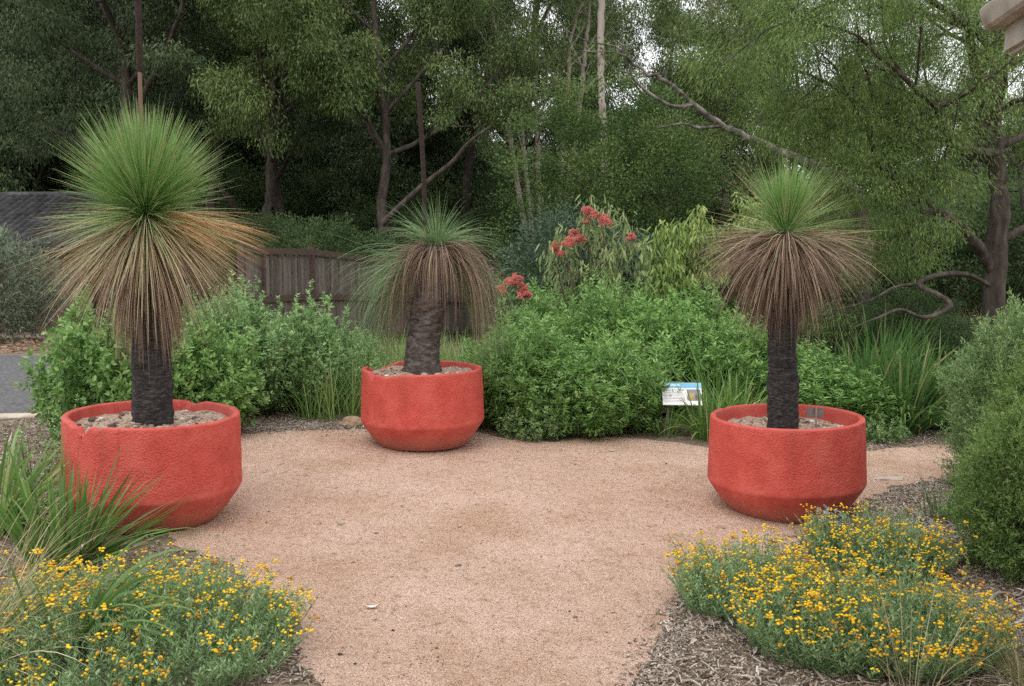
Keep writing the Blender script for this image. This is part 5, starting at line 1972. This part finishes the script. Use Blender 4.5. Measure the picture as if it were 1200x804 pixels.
    # yellow-green tree behind the right grass tree
    Wy, Cy = euc(234, 3.4, .045, 40, (.35, 1.0), .26, first=.3, L=.10, W=.026, kids=(6, 4, 2))
    Yg = tree('young_gum', 'young yellow-green gum beside the crown of the umbrella-skirted grass tree', 'gum tree', gp(868, 17.5), Wy, Cy, 'bark_pale', 'lf_yellowgreen', None, 0)
    # eucalypts at the right back with sky between
    W4, C4 = euc(241, 13.0, .14, 170, (.35, 1.0), .50, first=.35, L=.12, W=.028)
    E = tree('eucalypt_tree', 'thin open-crowned eucalypt with bright sky showing through it', 'tree', gp(850, 31), W4, C4, 'bark_brown', 'lf_euc_green', 'open eucalypts on the slope', .3)
    for px, Y, rz, s, lab in ((775, 36, 1.5, 1.1, 'open eucalypt behind the dense rounded tree'),
                              (920, 40, 2.6, 1.15, 'far open eucalypt above the umbrella-skirted grass tree'),
                              (1040, 36, 4.0, 1.1, 'open eucalypt seen through the feathery foliage'),
                              (1145, 32, 5.2, 1.0, 'open eucalypt behind the forked trunk of the feathery tree'),
                              (1260, 27, .9, 1.0, 'open eucalypt outside the frame behind the house corner')):
        dup(E, gp(px, Y), rz, s, lab)
    return euc(301, 11.5, .20, 130, (.35, 1.0), .80, .25, L=.22, W=.06), euc(302, 12.5, .17, 130, (.35, 1.0), .80, .3, L=.22, W=.06), euc(303, 10.5, .14, 130, (.35, 1.0), .76, .2, L=.22, W=.06), dense(304, 3.2, 1.8, 9000, .17, .07)


KIND = background()


def feathery_tree():
    """big fine-leaved tree at the right with the forked dark trunk and the bent low branch"""
    rng = np.random.default_rng(251)
    s = Skel(rng)
    Y = 13.2
    b = gp(1168, Y)
    main = [np.array([0, 0, -.3]), at(1168, 300, Y) - b, at(1172, 240, Y) - b, at(1170, 205, Y) - b, at(1166, 120, Y) - b, at(1168, 30, Y) - b, at(1160, -70, Y) - b]
    fork = [at(1171, 212, Y) - b, at(1158, 165, Y) - b, at(1150, 110, Y - .2) - b, at(1135, 40, Y - .4) - b, at(1120, -40, Y - .6) - b]
    second = [at(1162, 318, Y) - b, at(1140, 280, Y - .3) - b, at(1110, 252, Y - .5) - b, at(1085, 246, Y - .7) - b, at(1060, 225, Y - .9) - b, at(1030, 180, Y - 1.0) - b]
    third = [at(1166, 285, Y) - b, at(1195, 270, Y + .1) - b, at(1235, 240, Y + .1) - b, at(1270, 180, Y) - b]
    fourth = [at(1170, 180, Y) - b, at(1120, 170, Y - .7) - b, at(1100, 130, Y - .9) - b, at(1075, 105, Y - 1.1) - b, at(1045, 78, Y - 1.3) - b, at(1000, 40, Y - 1.4) - b]
    fifth = [at(1168, 60, Y) - b, at(1120, 20, Y - .8) - b, at(1050, -20, Y - 1.2) - b, at(980, -20, Y - 1.6) - b, at(930, 10, Y - 1.8) - b]
    sixth = [at(1120, 170, Y - .7) - b, at(1070, 150, Y - .6) - b, at(1020, 130, Y - .8) - b, at(965, 95, Y - 1.0) - b, at(925, 80, Y - 1.0) - b]
    for pts, r0, r1, L, nk in ((main, .155, .05, 3.4, 9), (fork, .10, .035, 3.0, 8), (second, .075, .025, 2.4, 8), (third, .07, .02, 2.4, 6), (fourth, .06, .018, 2.6, 9), (fifth, .055, .015, 2.8, 10), (sixth, .045, .014, 2.5, 9)):
        P = spline(pts, 22)
        R = np.linspace(r0, r1, 22)
        s.br.append((P, R))
        i0 = 9 if pts is main else 4
        s.kids(list(P[i0:]), list(nrm(np.gradient(P, axis=0))[i0:]), R[i0:], L, 1, 3, (3, nk, 5), .14, .0, (35, 75), .52, .1)
    # bent low branch: comes from the trunk foot, loops and returns towards the planter
    bent = [at(1160, 335, Y) - b, at(1135, 322, Y - .9) - b, at(1100, 322, Y - 1.3) - b, at(1076, 333, Y - 1.5) - b, at(1100, 346, Y - 1.8) - b, at(1114, 357, Y - 2.0) - b, at(1101, 367, Y - 2.1) - b, at(1081, 372, Y - 2.2) - b,
            at(1055, 363, Y - 2.3) - b, at(1030, 372, Y - 2.4) - b, at(1000, 384, Y - 2.4) - b]
    P = spline(bent, 50)
    s.br.append((P, np.interp(np.linspace(0, 1, 50), [0, .45, .7, 1], [.034, .034, .026, .008])))
    P = spline([at(1076, 333, Y - 1.5) - b, at(1050, 336, Y - 1.5) - b, at(1020, 352, Y - 1.6) - b, at(985, 362, Y - 1.6) - b, at(955, 366, Y - 1.5) - b], 16)
    s.br.append((P, np.linspace(.024, .009, 16)))
    s.kids(list(P[5:]), list(nrm(np.gradient(P, axis=0))[5:]), np.linspace(.02, .01, 11), 1.1, 2, 3, (4, 4), .2, .05, (35, 75), .5, .1)
    tips = s.tips
    for px, py, dy, rx_, rz_, k in ((1000, 60, -1.0, 1.3, .8, 70), (940, 110, -1.2, .8, .8, 40), (1060, 190, -1.0, 1.0, .8, 60), (1105, 90, -.8, .9, .9, 34), (985, 215, -1.0, .75, .6, 45), (1040, 280, -1.0, .7, .5, 40),
                                    (1195, 30, -.4, .6, .6, 14), (900, 40, -1.2, .6, .8, 25), (1090, 20, -.8, 1.4, .7, 50), (950, 300, -.6, .5, .5, 22), (1110, 230, .6, .5, .5, 12)):
        c = at(px, py, Y + dy) - b
        for _ in range(k):
            v = nrm(rng.normal(0, 1, 3)) * rng.random() ** .4
            tips.append((c + v * np.array([rx_, .8, rz_]), nrm(np.array([v[0], v[1], -.4]))))
    fol = clump_leaves(rng, tips, 84, .27, .070, .0095, hang=.8, squash=.85, tvar=.18, spray=.9)
    tree('feathery_tree', 'large feathery-leaved tree with a dark forked trunk and one looping bent low branch', 'tree', b, s.wood(), fol, 'bark_dark', 'lf_feather', None, 0)
    return len(tips)


feathery_tree()


def flowering_gums():
    rng = np.random.default_rng(261)

    def shrub_gum(label, b, ends, leafmat, name, cat, per=9, R=.13, L=.125, W=.026, hang=1.3):
        s = Skel(rng)
        for e in ends:
            P = spline([(rng.normal(0, .05), rng.normal(0, .05), -.1), e * [.45, .5, .5] + rng.normal(0, .04, 3), e * [.8, .8, .82] + rng.normal(0, .03, 3), e], 12)
            R_ = np.linspace(.022, .007, 12)
            s.br.append((P, R_))
            s.kids(list(P), list(nrm(np.gradient(P, axis=0))), R_, .62, 2, 3, (7, 3), .2, .05, (30, 70), .55, .35)
            s.tips.append((e, np.array([0, 0, 1.0])))
        V = clump_leaves(rng, s.tips, per, R, L, W, hang=hang, squash=.8, kind='hex')
        return tree(name, label, cat, b, s.wood(), V, 'twig', leafmat)

    def blossom(root, p, r, red=1.0, name='flower_cluster'):
        g = Geo()
        n = 13
        cs = nrm(rng.normal(0, 1, (n, 3))) * r * .72 * rng.random(n)[:, None] ** .5
        cs[:, 2] *= .6
        for c in cs:
            m = 120
            d = nrm(rng.normal(0, 1, (m, 3)) + np.array([0, 0, .35]))
            V, F, T = blades(rng, np.tile(c, (m, 1)), d, rng.uniform(.55, .8, m) * r * .42, .0036, .2, 2, np.clip(rng.normal(.55 * red, .22, m), 0, 1), .6, 1.3, 1.0)
            g.add(V, F, T)
            V, F, k = balls(c[None] + [[0, 0, 0]], [r * .10], 1, BALL1)
            g.add(V, F, .8, smooth=True)
        g.build(name, M['redflower'], root, p)
    Y = 12.3
    b = gp(690, Y)
    ends = [at(px, py, Y + dy) - b for px, py, dy in ((690, 256, 0), (707, 262, -.1), (722, 268, .2), (676, 285, .1), (660, 292, -.2), (650, 305, 0), (700, 292, .1), (738, 282, 0), (727, 300, .2), (665, 318, .2), (745, 318, 0), (712, 318, -.2))]
    root = shrub_gum('red flowering gum shrub with drooping leaves and blossoms at the twig ends', b, ends, 'lf_gumshrub', 'flowering_gum', 'shrub')
    for px, py, dy, r in ((689, 249, 0, .085), (697, 254, -.1, .07), (709, 260, -.1, .105), (681, 282, .1, .085), (667, 286, -.2, .10), (650, 292, 0, .105), (686, 262, 0, .05), (739, 280, 0, .075), (657, 299, -.1, .06), (673, 275, .1, .075)):
        blossom(root, at(px, py - 2, Y + dy - .2) - b, r * 1.3)
    Y = 11.6
    b = gp(604, Y)
    ends = [at(px, py, Y) - b for px, py in ((605, 340), (612, 350), (595, 350), (588, 358), (618, 358))]
    root = shrub_gum('small red-blossomed shrub above the lush bushes beside the leaning grass tree', b, ends, 'lf_lush', 'flowering_shrub', 'shrub', 5, .08, .08, .028, .2)
    for px, py, r in ((605, 333, .085), (597, 338, .085), (610, 339, .06), (587, 345, .08), (615, 344, .06), (613, 351, .085), (619, 353, .06)):
        blossom(root, at(px, py - 6, Y - .35) - b, r * 1.3)
    Y = 13.0
    b = gp(800, Y)
    ends = [at(px, py, Y + dy) - b for px, py, dy in ((772, 284, 0), (783, 290, .1), (795, 284, -.1), (812, 264, .1), (820, 272, 0), (826, 288, .1), (808, 285, .2), (765, 305, 0), (790, 310, -.2), (815, 308, 0), (830, 305, .1), (775, 330, -.1), (800, 335, .1))]
    shrub_gum('yellow-green shrub with hanging narrow leaves above the bushes behind the sign', b, ends, 'lf_yellowgreen', 'hanging_leaf_shrub', 'shrub', 13, .15, .13, .030, 1.5)


flowering_gums()


def forest():
    """the far wood behind the single trees, one mass"""
    rng = np.random.default_rng(271)
    gw, gc = Geo(), Geo()

    def put(k, x, y, s):
        W_, C_ = KIND[k]
        a = rng.uniform(0, 2 * PI)
        c, q = math.cos(a), math.sin(a)
        Rm = np.array([[c, -q, 0], [q, c, 0], [0, 0, 1]])
        t = (x, y, float(gz(x, y)))
        gw.merged(W_, 0, Rm, t, s)
        gc.merged(C_, 0, Rm, t, s)
    for i in range(44):
        px = -120 + 1440 * (i + rng.random()) / 44
        Y = rng.uniform(44, 62)
        x = (px - 600) / F_PX * Y
        if 780 < px < 1180 and rng.random() < .45:
            continue
        put(int(rng.integers(0, 3)), x, Y, rng.uniform(1.1, 1.5) if px < 400 else rng.uniform(.8, 1.15))
        if px < 420:
            put(int(rng.integers(0, 3)), x * .75 + rng.uniform(-2, 2), Y * .75, rng.uniform(.9, 1.2))
    for i in range(16):
        px = -100 + 1400 * (i + rng.random()) / 16
        Y = rng.uniform(36, 46)
        put(3, (px - 600) / F_PX * Y, Y, rng.uniform(1.3, 2.0))
    o = gw.build('forest_trunks', M['bark_brown'])
    tag(o, kind='stuff')
    tag(gc.build('forest', M['lf_euc']), kind='stuff')


forest()
